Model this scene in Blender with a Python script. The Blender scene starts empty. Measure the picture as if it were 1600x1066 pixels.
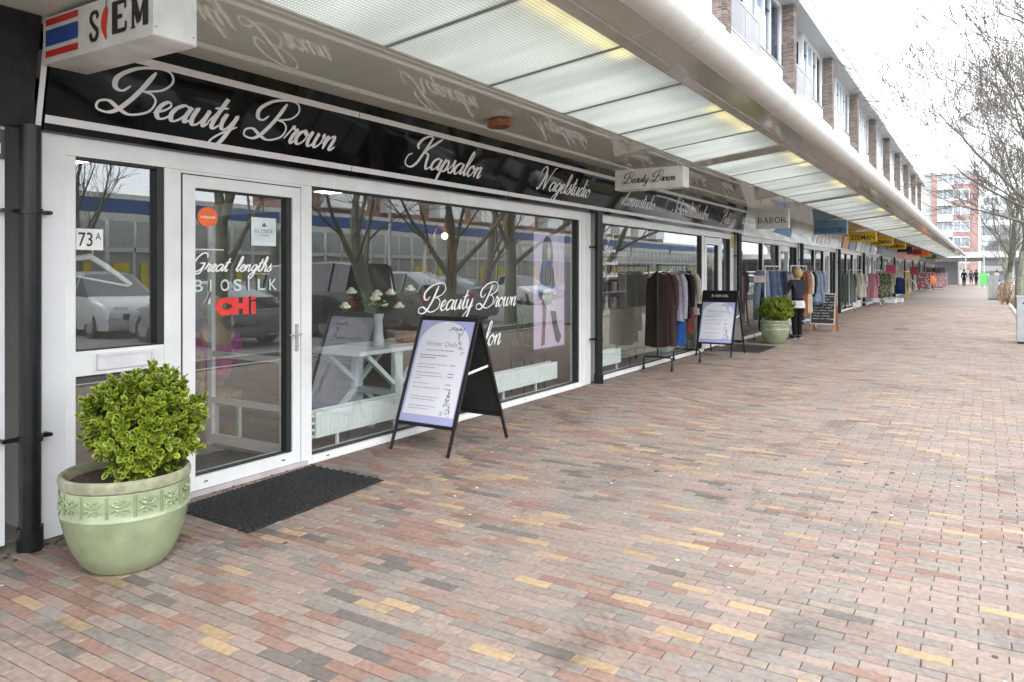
import bpy, bmesh, math, random
import numpy as np
from math import sin, cos, pi, radians, sqrt, atan2
from mathutils import Vector, Matrix
random.seed(7)
R = random.Random(11)
S = bpy.context.scene
C = S.collection

# ------------------------------------------------------------------ camera, sky, sun, exposure
cam_d = bpy.data.cameras.new('camera')
cam = bpy.data.objects.new('camera', cam_d); C.objects.link(cam)
cam_d.sensor_width = 36; cam_d.lens = 1180/1600*36
cam_d.shift_y = -109/1600
cam_d.clip_start = 0.05; cam_d.clip_end = 900
cam.location = (0, 0, 1.6)
cam.rotation_euler = (pi/2, 0, math.atan(737/1180))
S.camera = cam

SUN_EL, SUN_AZ = 48, 118      # azimuth measured from +Y towards +X
world = bpy.data.worlds.new('World'); S.world = world; world.use_nodes = True
nt = world.node_tree; nt.nodes.clear()
wo = nt.nodes.new('ShaderNodeOutputWorld'); bg = nt.nodes.new('ShaderNodeBackground')
sky = nt.nodes.new('ShaderNodeTexSky'); sky.sky_type = 'NISHITA'; sky.sun_disc = False
sky.sun_elevation = radians(SUN_EL); sky.sun_rotation = radians(SUN_AZ)
sky.dust_density = 3.0
hs = nt.nodes.new('ShaderNodeHueSaturation'); hs.inputs['Saturation'].default_value = 0.25
mx = nt.nodes.new('ShaderNodeMix'); mx.data_type = 'RGBA'; mx.inputs[0].default_value = 0.72
tc = nt.nodes.new('ShaderNodeTexCoord'); nz = nt.nodes.new('ShaderNodeTexNoise')
nz.inputs['Scale'].default_value = 2.2; nz.inputs['Detail'].default_value = 5
mp = nt.nodes.new('ShaderNodeMapping'); mp.inputs['Scale'].default_value = (1, 1, 2.6)
cr = nt.nodes.new('ShaderNodeValToRGB')
cr.color_ramp.elements[0].position = 0.3; cr.color_ramp.elements[0].color = (9.2, 9.8, 10.6, 1)
cr.color_ramp.elements[1].position = 0.7; cr.color_ramp.elements[1].color = (13.2, 13.4, 13.6, 1)
nt.links.new(tc.outputs['Generated'], mp.inputs[0]); nt.links.new(mp.outputs[0], nz.inputs['Vector'])
nt.links.new(nz.outputs[0], cr.inputs[0])
nt.links.new(sky.outputs[0], hs.inputs['Color']); nt.links.new(hs.outputs[0], mx.inputs[6])
nt.links.new(cr.outputs[0], mx.inputs[7]); nt.links.new(mx.outputs[2], bg.inputs[0])
bg.inputs['Strength'].default_value = 0.13
nt.links.new(bg.outputs[0], wo.inputs[0])

sun_d = bpy.data.lights.new('sun', 'SUN'); sun_d.energy = 0.9; sun_d.angle = radians(25); sun_d.color = (1, .97, .92)
sun = bpy.data.objects.new('sun', sun_d); C.objects.link(sun)
az, el = radians(SUN_AZ), radians(SUN_EL)
sd = Vector((sin(az)*cos(el), cos(az)*cos(el), sin(el)))
sun.rotation_euler = sd.to_track_quat('Z', 'Y').to_euler(); sun.location = sd*60
S.view_settings.view_transform = 'Standard'; S.view_settings.look = 'None'
S.view_settings.gamma = 1; S.view_settings.exposure = 1.62
S.view_settings.use_curve_mapping = False
S.render.engine = 'CYCLES'
S.cycles.max_bounces = 8; S.cycles.transparent_max_bounces = 12; S.cycles.caustics_reflective = False
S.cycles.sample_clamp_indirect = 8

# ------------------------------------------------------------------ materials
def mat(name, col, rough=.6, metal=0., var=.12, scale=6., bump=0., bscale=40., spec=.5, coat=0., emit=None, estr=0., isl=0., dirt=0., dcol=(.12,.1,.08), trans=0., stain=0.):
    m = bpy.data.materials.new(name); m.use_nodes = True
    t = m.node_tree; b = t.nodes['Principled BSDF']
    b.inputs['Roughness'].default_value = rough; b.inputs['Metallic'].default_value = metal
    b.inputs['Specular IOR Level'].default_value = spec
    b.inputs['Coat Weight'].default_value = coat; b.inputs['Coat Roughness'].default_value = .04
    c = (*col, 1)
    geo = t.nodes.new('ShaderNodeNewGeometry')
    n = t.nodes.new('ShaderNodeTexNoise'); n.inputs['Scale'].default_value = scale; n.inputs['Detail'].default_value = 5
    t.links.new(geo.outputs['Position'], n.inputs['Vector'])
    mr = t.nodes.new('ShaderNodeMapRange'); mr.inputs[1].default_value = .3; mr.inputs[2].default_value = .7
    mr.inputs[3].default_value = 1-var; mr.inputs[4].default_value = 1+var
    t.links.new(n.outputs[0], mr.inputs[0])
    v = t.nodes.new('ShaderNodeVectorMath'); v.operation = 'SCALE'; v.inputs[0].default_value = col
    t.links.new(mr.outputs[0], v.inputs['Scale'])
    out = v.outputs[0]
    if isl > 0:
        oi = t.nodes.new('ShaderNodeObjectInfo')
        ad = t.nodes.new('ShaderNodeMath'); ad.operation = 'ADD'
        t.links.new(geo.outputs['Random Per Island'], ad.inputs[0]); t.links.new(oi.outputs['Random'], ad.inputs[1])
        fr = t.nodes.new('ShaderNodeMath'); fr.operation = 'FRACT'; t.links.new(ad.outputs[0], fr.inputs[0])
        m2 = t.nodes.new('ShaderNodeMapRange'); m2.inputs[3].default_value = 1-isl; m2.inputs[4].default_value = 1+isl
        t.links.new(fr.outputs[0], m2.inputs[0])
        v2 = t.nodes.new('ShaderNodeVectorMath'); v2.operation = 'SCALE'
        t.links.new(out, v2.inputs[0]); t.links.new(m2.outputs[0], v2.inputs['Scale']); out = v2.outputs[0]
    if dirt > 0:
        nd = t.nodes.new('ShaderNodeTexNoise'); nd.inputs['Scale'].default_value = 1.7; nd.inputs['Detail'].default_value = 9; nd.inputs['Roughness'].default_value = .65
        t.links.new(geo.outputs['Position'], nd.inputs['Vector'])
        md = t.nodes.new('ShaderNodeMapRange'); md.inputs[1].default_value = .5; md.inputs[2].default_value = .72
        md.inputs[4].default_value = dirt
        t.links.new(nd.outputs[0], md.inputs[0])
        mm = t.nodes.new('ShaderNodeMix'); mm.data_type = 'RGBA'; mm.inputs[7].default_value = (*dcol, 1)
        t.links.new(md.outputs[0], mm.inputs[0]); t.links.new(out, mm.inputs[6]); out = mm.outputs[2]
    if stain > 0:
        ns = t.nodes.new('ShaderNodeTexNoise'); ns.inputs['Scale'].default_value = 1.15; ns.inputs['Detail'].default_value = 10; ns.inputs['Roughness'].default_value = .72; ns.inputs['Distortion'].default_value = .6
        t.links.new(geo.outputs['Position'], ns.inputs['Vector'])
        m3 = t.nodes.new('ShaderNodeMapRange'); m3.inputs[1].default_value = .54; m3.inputs[2].default_value = .68; m3.inputs[3].default_value = 1; m3.inputs[4].default_value = 1-stain
        t.links.new(ns.outputs[0], m3.inputs[0])
        v3 = t.nodes.new('ShaderNodeVectorMath'); v3.operation = 'SCALE'; t.links.new(out, v3.inputs[0]); t.links.new(m3.outputs[0], v3.inputs['Scale']); out = v3.outputs[0]
    t.links.new(out, b.inputs['Base Color'])
    if bump > 0:
        bn = t.nodes.new('ShaderNodeTexNoise'); bn.inputs['Scale'].default_value = bscale; bn.inputs['Detail'].default_value = 4
        t.links.new(geo.outputs['Position'], bn.inputs['Vector'])
        bp = t.nodes.new('ShaderNodeBump'); bp.inputs['Strength'].default_value = bump; bp.inputs['Distance'].default_value = .01
        t.links.new(bn.outputs[0], bp.inputs['Height']); t.links.new(bp.outputs[0], b.inputs['Normal'])
    if emit: b.inputs['Emission Color'].default_value = (*emit, 1); b.inputs['Emission Strength'].default_value = estr
    if trans: b.inputs['Transmission Weight'].default_value = trans
    return m

def glassmat(name, tint=(.86, .9, .88), ior=1.9, wav=.0, base=0.02):
    m = bpy.data.materials.new(name); m.use_nodes = True; t = m.node_tree; t.nodes.clear()
    o = t.nodes.new('ShaderNodeOutputMaterial'); g = t.nodes.new('ShaderNodeBsdfGlossy'); g.inputs['Roughness'].default_value = 0.0
    g.inputs['Color'].default_value = (.93, .96, .97, 1)
    tr = t.nodes.new('ShaderNodeBsdfTransparent'); tr.inputs[0].default_value = (*tint, 1)
    f = t.nodes.new('ShaderNodeFresnel'); g0 = t.nodes.new('ShaderNodeNewGeometry'); io = t.nodes.new('ShaderNodeMapRange')
    io.inputs[3].default_value = ior; io.inputs[4].default_value = 1/ior      # same reflectance from both sides of the pane
    t.links.new(g0.outputs['Backfacing'], io.inputs[0]); t.links.new(io.outputs[0], f.inputs[0])
    mixn = t.nodes.new('ShaderNodeMixShader')
    t.links.new(f.outputs[0], mixn.inputs[0]); t.links.new(tr.outputs[0], mixn.inputs[1]); t.links.new(g.outputs[0], mixn.inputs[2])
    if wav:
        geo = t.nodes.new('ShaderNodeNewGeometry'); bn = t.nodes.new('ShaderNodeTexNoise'); bn.inputs['Scale'].default_value = 1.2
        t.links.new(geo.outputs['Position'], bn.inputs['Vector'])
        bp = t.nodes.new('ShaderNodeBump'); bp.inputs['Strength'].default_value = wav; bp.inputs['Distance'].default_value = .02
        t.links.new(bn.outputs[0], bp.inputs['Height']); t.links.new(bp.outputs[0], g.inputs['Normal'])
    t.links.new(mixn.outputs[0], o.inputs[0])
    return m

M = {}
M['frame'] = mat('white_frame', (.78,.8,.8), .35, var=.06, scale=3, dirt=.28, dcol=(.45,.44,.40))
M['gasket'] = mat('dark_gasket', (.018,.02,.02), .5)
M['glass'] = glassmat('shop_glass', wav=.03, ior=2.6, tint=(.97,.99,.98))
M['wallpanel'] = mat('white_cladding', (.76,.78,.81), .4, var=.05, scale=2, dirt=.2, dcol=(.4,.4,.4))
M['pipe'] = mat('black_pipe', (.010,.011,.013), .3, var=.3, scale=9, dirt=.25, dcol=(.03,.03,.03), spec=.35)
M['fascia'] = mat('black_gloss_fascia', (.006,.006,.006), .035, var=.25, scale=2, spec=.16, bump=.04, bscale=2.5)
M['charcoal'] = mat('charcoal_fascia', (.018,.018,.019), .45, var=.25, scale=14, spec=.25)
M['silver'] = mat('silver_vinyl', (.74,.73,.74), .5, var=.05)
M['white'] = mat('white_vinyl', (.85,.86,.86), .5, var=.03)
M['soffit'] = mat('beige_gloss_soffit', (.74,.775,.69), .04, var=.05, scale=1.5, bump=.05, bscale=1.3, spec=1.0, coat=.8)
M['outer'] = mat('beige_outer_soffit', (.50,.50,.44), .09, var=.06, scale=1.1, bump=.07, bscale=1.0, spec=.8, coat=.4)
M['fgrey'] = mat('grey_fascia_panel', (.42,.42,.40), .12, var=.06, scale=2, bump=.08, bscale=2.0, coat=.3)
M['roll'] = mat('white_edge_roll', (.72,.72,.70), .35, var=.05, scale=2.5, dirt=.30, dcol=(.42,.41,.38))
M['dark'] = mat('dark_gap', (.03,.03,.03), .7)
M['alu'] = mat('brushed_aluminium', (.55,.55,.55), .35, metal=.8, var=.08, scale=20)
M['black'] = mat('black_coated_metal', (.009,.009,.010), .35, var=.2, scale=20)
M['rubber'] = mat('black_rubber', (.011,.011,.012), .55, var=.3, scale=40, dirt=.4, dcol=(.03,.028,.026))
M['concrete'] = mat('concrete_kerb', (.42,.41,.38), .85, var=.15, bump=.3, dirt=.4, dcol=(.2,.2,.17))
M['joint'] = mat('joint_sand', (.15,.13,.105), .95, var=.3, scale=12, bump=.4, bscale=200, dirt=.35, dcol=(.08,.09,.045))
M['asphalt'] = mat('asphalt', (.17,.168,.165), .9, var=.2, scale=5, bump=.4, bscale=160)
M['soil'] = mat('soil', (.035,.026,.02), .95, var=.4, scale=60, bump=.6, bscale=120)
M['grass'] = mat('grass_green', (.07,.12,.03), .9, var=.4, scale=8, bump=.6, bscale=90)
M['bark'] = mat('bark', (.17,.175,.135), .9, var=.35, scale=7, bump=.6, bscale=25, dirt=.5, dcol=(.13,.15,.07))
M['twig'] = mat('twig', (.12,.108,.092), .9, var=.2)
M['bluegrey'] = mat('table_paint', (.76,.84,.84), .5, var=.06)
M['radiator'] = mat('radiator_enamel', (.86,.92,.91), .35, var=.03)

BR = []
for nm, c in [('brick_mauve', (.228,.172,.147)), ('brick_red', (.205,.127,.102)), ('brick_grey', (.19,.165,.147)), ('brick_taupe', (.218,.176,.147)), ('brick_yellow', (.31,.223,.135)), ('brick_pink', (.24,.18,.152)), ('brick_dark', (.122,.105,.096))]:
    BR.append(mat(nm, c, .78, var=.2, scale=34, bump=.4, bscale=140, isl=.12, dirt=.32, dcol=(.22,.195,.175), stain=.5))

# far paving where single bricks no longer read
m = bpy.data.materials.new('paving_far'); m.use_nodes = True; t = m.node_tree; b = t.nodes['Principled BSDF']
geo = t.nodes.new('ShaderNodeNewGeometry'); bt = t.nodes.new('ShaderNodeTexBrick')
bt.inputs['Scale'].default_value = 1; bt.inputs['Brick Width'].default_value = .206; bt.inputs['Row Height'].default_value = .0715
bt.inputs['Mortar Size'].default_value = .003; bt.inputs['Color1'].default_value = (.285,.228,.20,1); bt.inputs['Color2'].default_value = (.25,.213,.188,1)
bt.inputs['Mortar'].default_value = (.13,.12,.1,1)
nn = t.nodes.new('ShaderNodeTexNoise'); nn.inputs['Scale'].default_value = .8; nn.inputs['Detail'].default_value = 8
mm = t.nodes.new('ShaderNodeMix'); mm.data_type = 'RGBA'; mm.blend_type = 'MULTIPLY'; mm.inputs[0].default_value = .35
t.links.new(geo.outputs['Position'], bt.inputs[0]); t.links.new(geo.outputs['Position'], nn.inputs['Vector'])
t.links.new(bt.outputs[0], mm.inputs[6]); t.links.new(nn.outputs[0], mm.inputs[7]); t.links.new(mm.outputs[2], b.inputs['Base Color'])
b.inputs['Roughness'].default_value = .8; M['paving_far'] = m

# translucent corrugated skylight sheet
m = bpy.data.materials.new('skylight_sheet'); m.use_nodes = True; t = m.node_tree; t.nodes.clear()
o = t.nodes.new('ShaderNodeOutputMaterial'); tl = t.nodes.new('ShaderNodeBsdfTranslucent'); df = t.nodes.new('ShaderNodeBsdfPrincipled')
df.inputs['Roughness'].default_value = .3; df.inputs['Base Color'].default_value = (.6,.64,.6,1)
geo = t.nodes.new('ShaderNodeNewGeometry'); sp = t.nodes.new('ShaderNodeSeparateXYZ'); t.links.new(geo.outputs['Position'], sp.inputs[0])
def saw(sock, per, thr):
    a = t.nodes.new('ShaderNodeMath'); a.operation = 'DIVIDE'; a.inputs[1].default_value = per; t.links.new(sock, a.inputs[0])
    f = t.nodes.new('ShaderNodeMath'); f.operation = 'FRACT'; t.links.new(a.outputs[0], f.inputs[0])
    g = t.nodes.new('ShaderNodeMath'); g.operation = 'GREATER_THAN'; g.inputs[1].default_value = thr; t.links.new(f.outputs[0], g.inputs[0])
    return g.outputs[0]
gx = saw(sp.outputs[0], .030, .22); gy = saw(sp.outputs[1], .024, .34)
mu = t.nodes.new('ShaderNodeMath'); mu.operation = 'MULTIPLY'; t.links.new(gx, mu.inputs[0]); t.links.new(gy, mu.inputs[1])
nn = t.nodes.new('ShaderNodeTexNoise'); nn.inputs['Scale'].default_value = 1.0
mp2 = t.nodes.new('ShaderNodeMapping'); mp2.inputs['Scale'].default_value = (.5, 3.0, 1); t.links.new(geo.outputs['Position'], mp2.inputs[0]); t.links.new(mp2.outputs[0], nn.inputs['Vector'])
mr = t.nodes.new('ShaderNodeMapRange'); mr.inputs[1].default_value = .35; mr.inputs[2].default_value = .65; mr.inputs[3].default_value = .84; mr.inputs[4].default_value = 1.0
t.links.new(nn.outputs[0], mr.inputs[0])
mc = t.nodes.new('ShaderNodeMix'); mc.data_type = 'RGBA'; mc.inputs[6].default_value = (.38,.40,.37,1); mc.inputs[7].default_value = (.85,.87,.85,1)
t.links.new(mu.outputs[0], mc.inputs[0])
vs = t.nodes.new('ShaderNodeVectorMath'); vs.operation = 'SCALE'; t.links.new(mc.outputs[2], vs.inputs[0]); t.links.new(mr.outputs[0], vs.inputs['Scale'])
t.links.new(vs.outputs[0], tl.inputs[0])
ms = t.nodes.new('ShaderNodeMixShader'); ms.inputs[0].default_value = .22; t.links.new(tl.outputs[0], ms.inputs[1]); t.links.new(df.outputs[0], ms.inputs[2])
t.links.new(ms.outputs[0], o.inputs[0]); M['sheet'] = m

_mc = {}
def pm(name, col, rough=.6, **k):
    if name not in _mc: _mc[name] = mat(name, col, rough, **k)
    return _mc[name]
def cloth(name, col, **k):
    return pm(name, col, .9, var=.18, scale=14, bump=.35, bscale=60, spec=.2, **k)

# ------------------------------------------------------------------ mesh helpers
def wl(o):
    v = Vector((0,0,0))
    while o is not None: v += o.location; o = o.parent
    return v
def tag(o, label=None, cat=None, group=None, kind=None):
    if label: o['label'] = label
    if cat: o['category'] = cat
    if group: o['group'] = group
    if kind: o['kind'] = kind
    return o
def thing(name, label, cat, loc=(0,0,0), rz=0, group=None):
    o = bpy.data.objects.new(name, None); o.empty_display_size = .1
    o.location = loc; o.rotation_euler = (0,0,rz); C.objects.link(o)
    return tag(o, label, cat, group)

class MB:
    def __init__(s): s.v = []; s.f = []; s.m = []
    def add(s, vs, fs, m=0):
        k = len(s.v); s.v += [tuple(p) for p in vs]; s.f += [tuple(i+k for i in f) for f in fs]; s.m += [m]*len(fs); return s
    def box(s, x0, x1, y0, y1, z0, z1, m=0):
        x0,x1 = min(x0,x1),max(x0,x1); y0,y1 = min(y0,y1),max(y0,y1); z0,z1 = min(z0,z1),max(z0,z1)
        return s.add([(x0,y0,z0),(x1,y0,z0),(x1,y1,z0),(x0,y1,z0),(x0,y0,z1),(x1,y0,z1),(x1,y1,z1),(x0,y1,z1)],
              [(0,3,2,1),(4,5,6,7),(0,1,5,4),(1,2,6,5),(2,3,7,6),(3,0,4,7)], m)
    def poly(s, pts, m=0): return s.add(pts, [tuple(range(len(pts)))], m)
    def beam(s, p, q, w, h, m=0, up=(0,0,1)):
        p, q = Vector(p), Vector(q); d = (q-p).normalized(); a = d.cross(Vector(up))
        if a.length < 1e-4: a = d.cross(Vector((0,1,0)))
        a.normalize(); b = a.cross(d).normalized(); a *= w/2; b *= h/2
        vs = [p-a-b,p+a-b,p+a+b,p-a+b,q-a-b,q+a-b,q+a+b,q-a+b]
        return s.add(vs, [(0,1,2,3),(7,6,5,4),(0,4,5,1),(1,5,6,2),(2,6,7,3),(3,7,4,0)], m)
    def tube(s, pts, r, n=8, m=0, cap=True):
        pts = [Vector(p) for p in pts]; k = len(pts)
        rr = r if hasattr(r, '__len__') else [r]*k
        vs = []; prev = None
        for i, p in enumerate(pts):
            d = (pts[min(i+1,k-1)]-pts[max(i-1,0)]).normalized()
            if prev is None:
                a = d.cross(Vector((0,0,1)));
                if a.length < 1e-3: a = d.cross(Vector((0,1,0)))
            else: a = prev - d*prev.dot(d)
            a.normalize(); prev = a; b = d.cross(a)
            for j in range(n):
                t_ = 2*pi*j/n; vs.append(p+(a*cos(t_)+b*sin(t_))*rr[i])
        fs = [(i*n+j, i*n+(j+1)%n, (i+1)*n+(j+1)%n, (i+1)*n+j) for i in range(k-1) for j in range(n)]
        if cap: fs += [tuple(range(n-1,-1,-1)), tuple(range((k-1)*n, k*n))]
        return s.add(vs, fs, m)
    def lathe(s, prof, cx, cy, n=40, m=0, fn=None):
        k = len(prof); vs = []
        for (r, z) in prof:
            for j in range(n):
                t_ = 2*pi*j/n; rr = r if fn is None else r+fn(t_, z)
                vs.append((cx+rr*cos(t_), cy+rr*sin(t_), z))
        fs = [(i*n+j, i*n+(j+1)%n, (i+1)*n+(j+1)%n, (i+1)*n+j) for i in range(k-1) for j in range(n)]
        fs += [tuple(range(n-1,-1,-1)), tuple(range((k-1)*n, k*n))]
        return s.add(vs, fs, m)
    def ball(s, c, r, n=10, m=0, sc=(1,1,1)):
        vs = []; k = n//2
        for i in range(k+1):
            ph = pi*i/k
            for j in range(n):
                vs.append((c[0]+r*sc[0]*sin(ph)*cos(2*pi*j/n), c[1]+r*sc[1]*sin(ph)*sin(2*pi*j/n), c[2]+r*sc[2]*cos(ph)))
        fs = [(i*n+j, (i+1)*n+j, (i+1)*n+(j+1)%n, i*n+(j+1)%n) for i in range(k) for j in range(n)]
        return s.add(vs, fs, m)
    def flat(s, pts2, fs, O, U, V, m=0, off=0):
        O, U, V = Vector(O), Vector(U), Vector(V); N = U.cross(V).normalized()
        return s.add([O+U*p[0]+V*p[1]+N*(off+(p[2] if len(p) > 2 else 0)) for p in pts2], fs, m)
    def build(s, name, mats, parent=None, smooth=False, local=False, weld=False, **tg):
        me = bpy.data.meshes.new(name)
        off = Vector((0,0,0)) if (local or parent is None) else wl(parent)
        vs = [(p[0]-off.x, p[1]-off.y, p[2]-off.z) for p in s.v]
        me.from_pydata(vs, [], s.f)
        if not isinstance(mats, (list, tuple)): mats = [mats]
        for m_ in mats: me.materials.append(m_)
        if len(mats) > 1: me.polygons.foreach_set('material_index', s.m)
        if weld:
            q_ = bmesh.new(); q_.from_mesh(me); bmesh.ops.remove_doubles(q_, verts=q_.verts, dist=.002); q_.to_mesh(me); q_.free()
        if smooth:
            me.polygons.foreach_set('use_smooth', [True]*len(me.polygons))
            try: me.set_sharp_from_angle(angle=radians(62 if weld else 38))
            except Exception: pass
        me.update()
        o = bpy.data.objects.new(name, me); C.objects.link(o)
        if parent is not None: o.parent = parent
        return tag(o, **tg)

def bx(name, mats, parent, *b, **k): return MB().box(*b).build(name, mats, parent, **k)

# ---- flat lettering in the built-in font
_tc = {}
def bfont(sx, bold=0.0, shear=0.0):
    key = (sx, bold, shear)
    if key in _tc: return _tc[key]
    cu = bpy.data.curves.new('t', 'FONT'); cu.body = sx; cu.offset = bold; cu.shear = shear; cu.resolution_u = 4
    ob = bpy.data.objects.new('t', cu); C.objects.link(ob)
    dg = bpy.context.evaluated_depsgraph_get(); dg.update()
    me = bpy.data.meshes.new_from_object(ob.evaluated_get(dg))
    vs = [(v.co.x, v.co.y) for v in me.vertices]; fs = [tuple(p.vertices) for p in me.polygons]
    bpy.data.objects.remove(ob); bpy.data.curves.remove(cu); bpy.data.meshes.remove(me)
    x0 = min(v[0] for v in vs); x1 = max(v[0] for v in vs); y0 = min(v[1] for v in vs); y1 = max(v[1] for v in vs)
    vs = [((v[0]-x0)/(x1-x0), (v[1]-y0)/(y1-y0)) for v in vs]
    _tc[key] = (vs, fs); return _tc[key]
def letters(mb, sx, O, U, V, w, h, m=0, bold=0.0, off=.003, shear=0.):
    vs, fs = bfont(sx, bold, shear)
    mb.flat([(x*w, y*h) for x, y in vs], fs, O, Vector(U).normalized(), Vector(V).normalized(), m, off)

# ---- hand-drawn script lettering
G = {
'a':(1.1,[[(.85,.85),(.55,1.0),(.2,.75),(.1,.35),(.3,.0),(.6,.15),(.85,.6),(.92,.98),(.85,.4),(.95,.05),(1.2,.3)]]),
'b':(.9,[[(0,.2),(.4,1.),(.5,1.9),(.35,2.2),(.2,1.6),(.15,.5),(.3,0),(.65,.2),(.65,.8),(.4,.9)],[(.6,.8),(.95,.75)]]),
'c':(.75,[[(.7,.8),(.45,1.0),(.15,.65),(.15,.2),(.4,.0),(.65,.1),(.85,.35)]]),
'd':(1.05,[[(.8,.85),(.5,1.0),(.2,.7),(.15,.3),(.35,.0),(.65,.25),(.85,1.2),(.9,2.1),(.82,1.0),(.82,.2),(.95,.02),(1.15,.3)]]),
'e':(.78,[[(0,.25),(.45,.5),(.65,.8),(.45,1.0),(.2,.75),(.15,.3),(.4,0),(.7,.1),(.88,.35)]]),
'g':(.95,[[(.8,.85),(.5,1.0),(.2,.7),(.15,.3),(.35,.05),(.65,.3),(.85,.95),(.75,-.1),(.5,-.9),(.15,-1.0),(.05,-.7),(.4,-.25),(1.05,.3)]]),
'h':(.95,[[(0,.2),(.35,1.0),(.5,1.9),(.35,2.2),(.22,1.6),(.15,0)],[(.15,0),(.3,.7),(.6,1.0),(.7,.7),(.65,.1),(.8,0),(1.0,.3)]]),
'i':(.5,[[(0,.3),(.2,1.0),(.15,.3),(.3,0),(.55,.3)],[(.24,1.45),(.27,1.58)]]),
'l':(.55,[[(0,.2),(.4,1.0),(.55,1.9),(.4,2.2),(.25,1.7),(.2,.5),(.35,0),(.6,.3)]]),
'n':(.98,[[(0,.3),(.15,.95),(.18,0)],[(.18,.05),(.3,.7),(.6,1.0),(.7,.7),(.65,.1),(.8,0),(1.02,.3)]]),
'o':(.85,[[(.55,1.0),(.2,.8),(.1,.35),(.35,0),(.68,.3),(.7,.8),(.5,1.0),(.6,.75),(.92,.75)]]),
'p':(.92,[[(0,.3),(.25,1.05),(.18,.1),(.1,-.9)],[(.2,.5),(.5,1.0),(.75,.7),(.65,.15),(.35,0),(.25,.15)],[(.6,.1),(.98,.3)]]),
'r':(.72,[[(0,.2),(.2,.85),(.25,1.12),(.4,.95),(.62,.92),(.5,.5),(.5,.1),(.65,0),(.82,.3)]]),
's':(.7,[[(0,.15),(.35,.8),(.45,1.15),(.42,.85),(.58,.45),(.48,.04),(.2,0),(.1,.2)],[(.5,.05),(.78,.3)]]),
't':(.65,[[(0,.3),(.3,1.1),(.45,1.9),(.32,.9),(.3,.2),(.48,0),(.72,.3)],[(0,1.2),(.35,1.28),(.75,1.35)]]),
'u':(1.0,[[(0,.5),(.15,1.0),(.12,.35),(.3,0),(.6,.2),(.8,1.0),(.78,.3),(.9,.02),(1.08,.3)]]),
'w':(1.25,[[(0,.8),(.15,1.0),(.12,.35),(.3,0),(.55,.25),(.65,1.0),(.62,.3),(.8,0),(1.08,.35),(1.12,.98),(1.1,.8),(1.32,.72)]]),
'y':(.95,[[(0,.6),(.15,1.0),(.15,.35),(.35,.05),(.6,.25),(.8,1.0),(.75,.1),(.55,-.8),(.2,-1.05),(0,-.75),(.35,-.25),(1.1,.35)]]),
'B':(2.15,[[(1.25,2.45),(1.0,1.2),(.6,.2),(.2,-.15),(-.35,-.05),(-.45,.32),(-.05,.45),(.6,.1),(1.2,-.08),(1.9,.25),(1.98,.85),(1.6,1.22),(1.15,1.28)],[(1.15,1.28),(1.95,1.55),(2.25,2.1),(1.9,2.6),(1.2,2.68),(.3,2.4),(-.25,1.8),(-.15,1.25),(.25,1.1),(.5,1.45)]]),
'K':(2.15,[[(1.15,2.6),(.9,1.4),(.6,.3),(.1,-.1),(-.5,.15),(-.55,.75),(-.2,1.0)],[(1.3,2.5),(.8,2.65),(.2,2.3),(-.05,1.75),(.25,1.45)],[(2.2,2.65),(1.6,2.05),(.95,1.35),(1.4,1.1),(1.6,.3),(1.85,-.05),(2.25,.3)]]),
'N':(2.0,[[(-.3,1.3),(-.25,2.0),(.1,2.45),(.5,2.2),(.55,1.4),(.35,.5),(.05,-.05),(-.2,.2)],[(.5,2.2),(.85,1.3),(1.1,.0)],[(1.1,0),(1.4,1.2),(1.75,2.3),(2.15,2.55)]]),
'S':(1.35,[[(1.5,2.2),(1.2,2.6),(.7,2.4),(.6,1.8),(1.0,1.2),(1.1,.5),(.6,0),(0,.1),(-.1,.5),(.3,.6)]]),
'Z':(1.55,[[(.1,2.0),(.4,2.5),(.9,2.3),(1.5,2.5),(.8,1.2),(.1,.1),(.6,.2),(1.1,-.1),(1.65,.3)]]),
'P':(1.45,[[(1.0,2.4),(.7,1.0),(.4,.0),(0,-.2),(-.3,.1)],[(-.2,1.5),(.1,2.2),(.8,2.6),(1.6,2.4),(1.6,1.7),(1.1,1.2),(.7,1.2)]]),
'G':(1.7,[[(1.5,1.9),(1.2,2.5),(.6,2.5),(.05,1.7),(0,.6),(.5,0),(1.1,.25),(1.35,1.1),(.75,1.1)],[(1.35,1.15),(1.4,1.1),(1.3,.1),(1.0,-.35),(.4,-.2)]]),
'L':(1.25,[[(1.3,2.2),(1.0,2.6),(.7,1.9),(.5,.6),(.1,.05),(-.2,.2),(.1,.35),(.6,.05),(1.3,.2)]]),
}
def cat(pts, n=7):
    P = [pts[0]]+list(pts)+[pts[-1]]; out = []
    for i in range(1, len(P)-2):
        p0,p1,p2,p3 = P[i-1:i+3]
        for k in range(n):
            t_ = k/n; out.append(tuple(.5*((2*p1[d])+(-p0[d]+p2[d])*t_+(2*p0[d]-5*p1[d]+4*p2[d]-p3[d])*t_*t_+(-p0[d]+3*p1[d]-3*p2[d]+p3[d])*t_**3) for d in (0,1)))
    out.append(tuple(pts[-1])); return out
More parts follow.
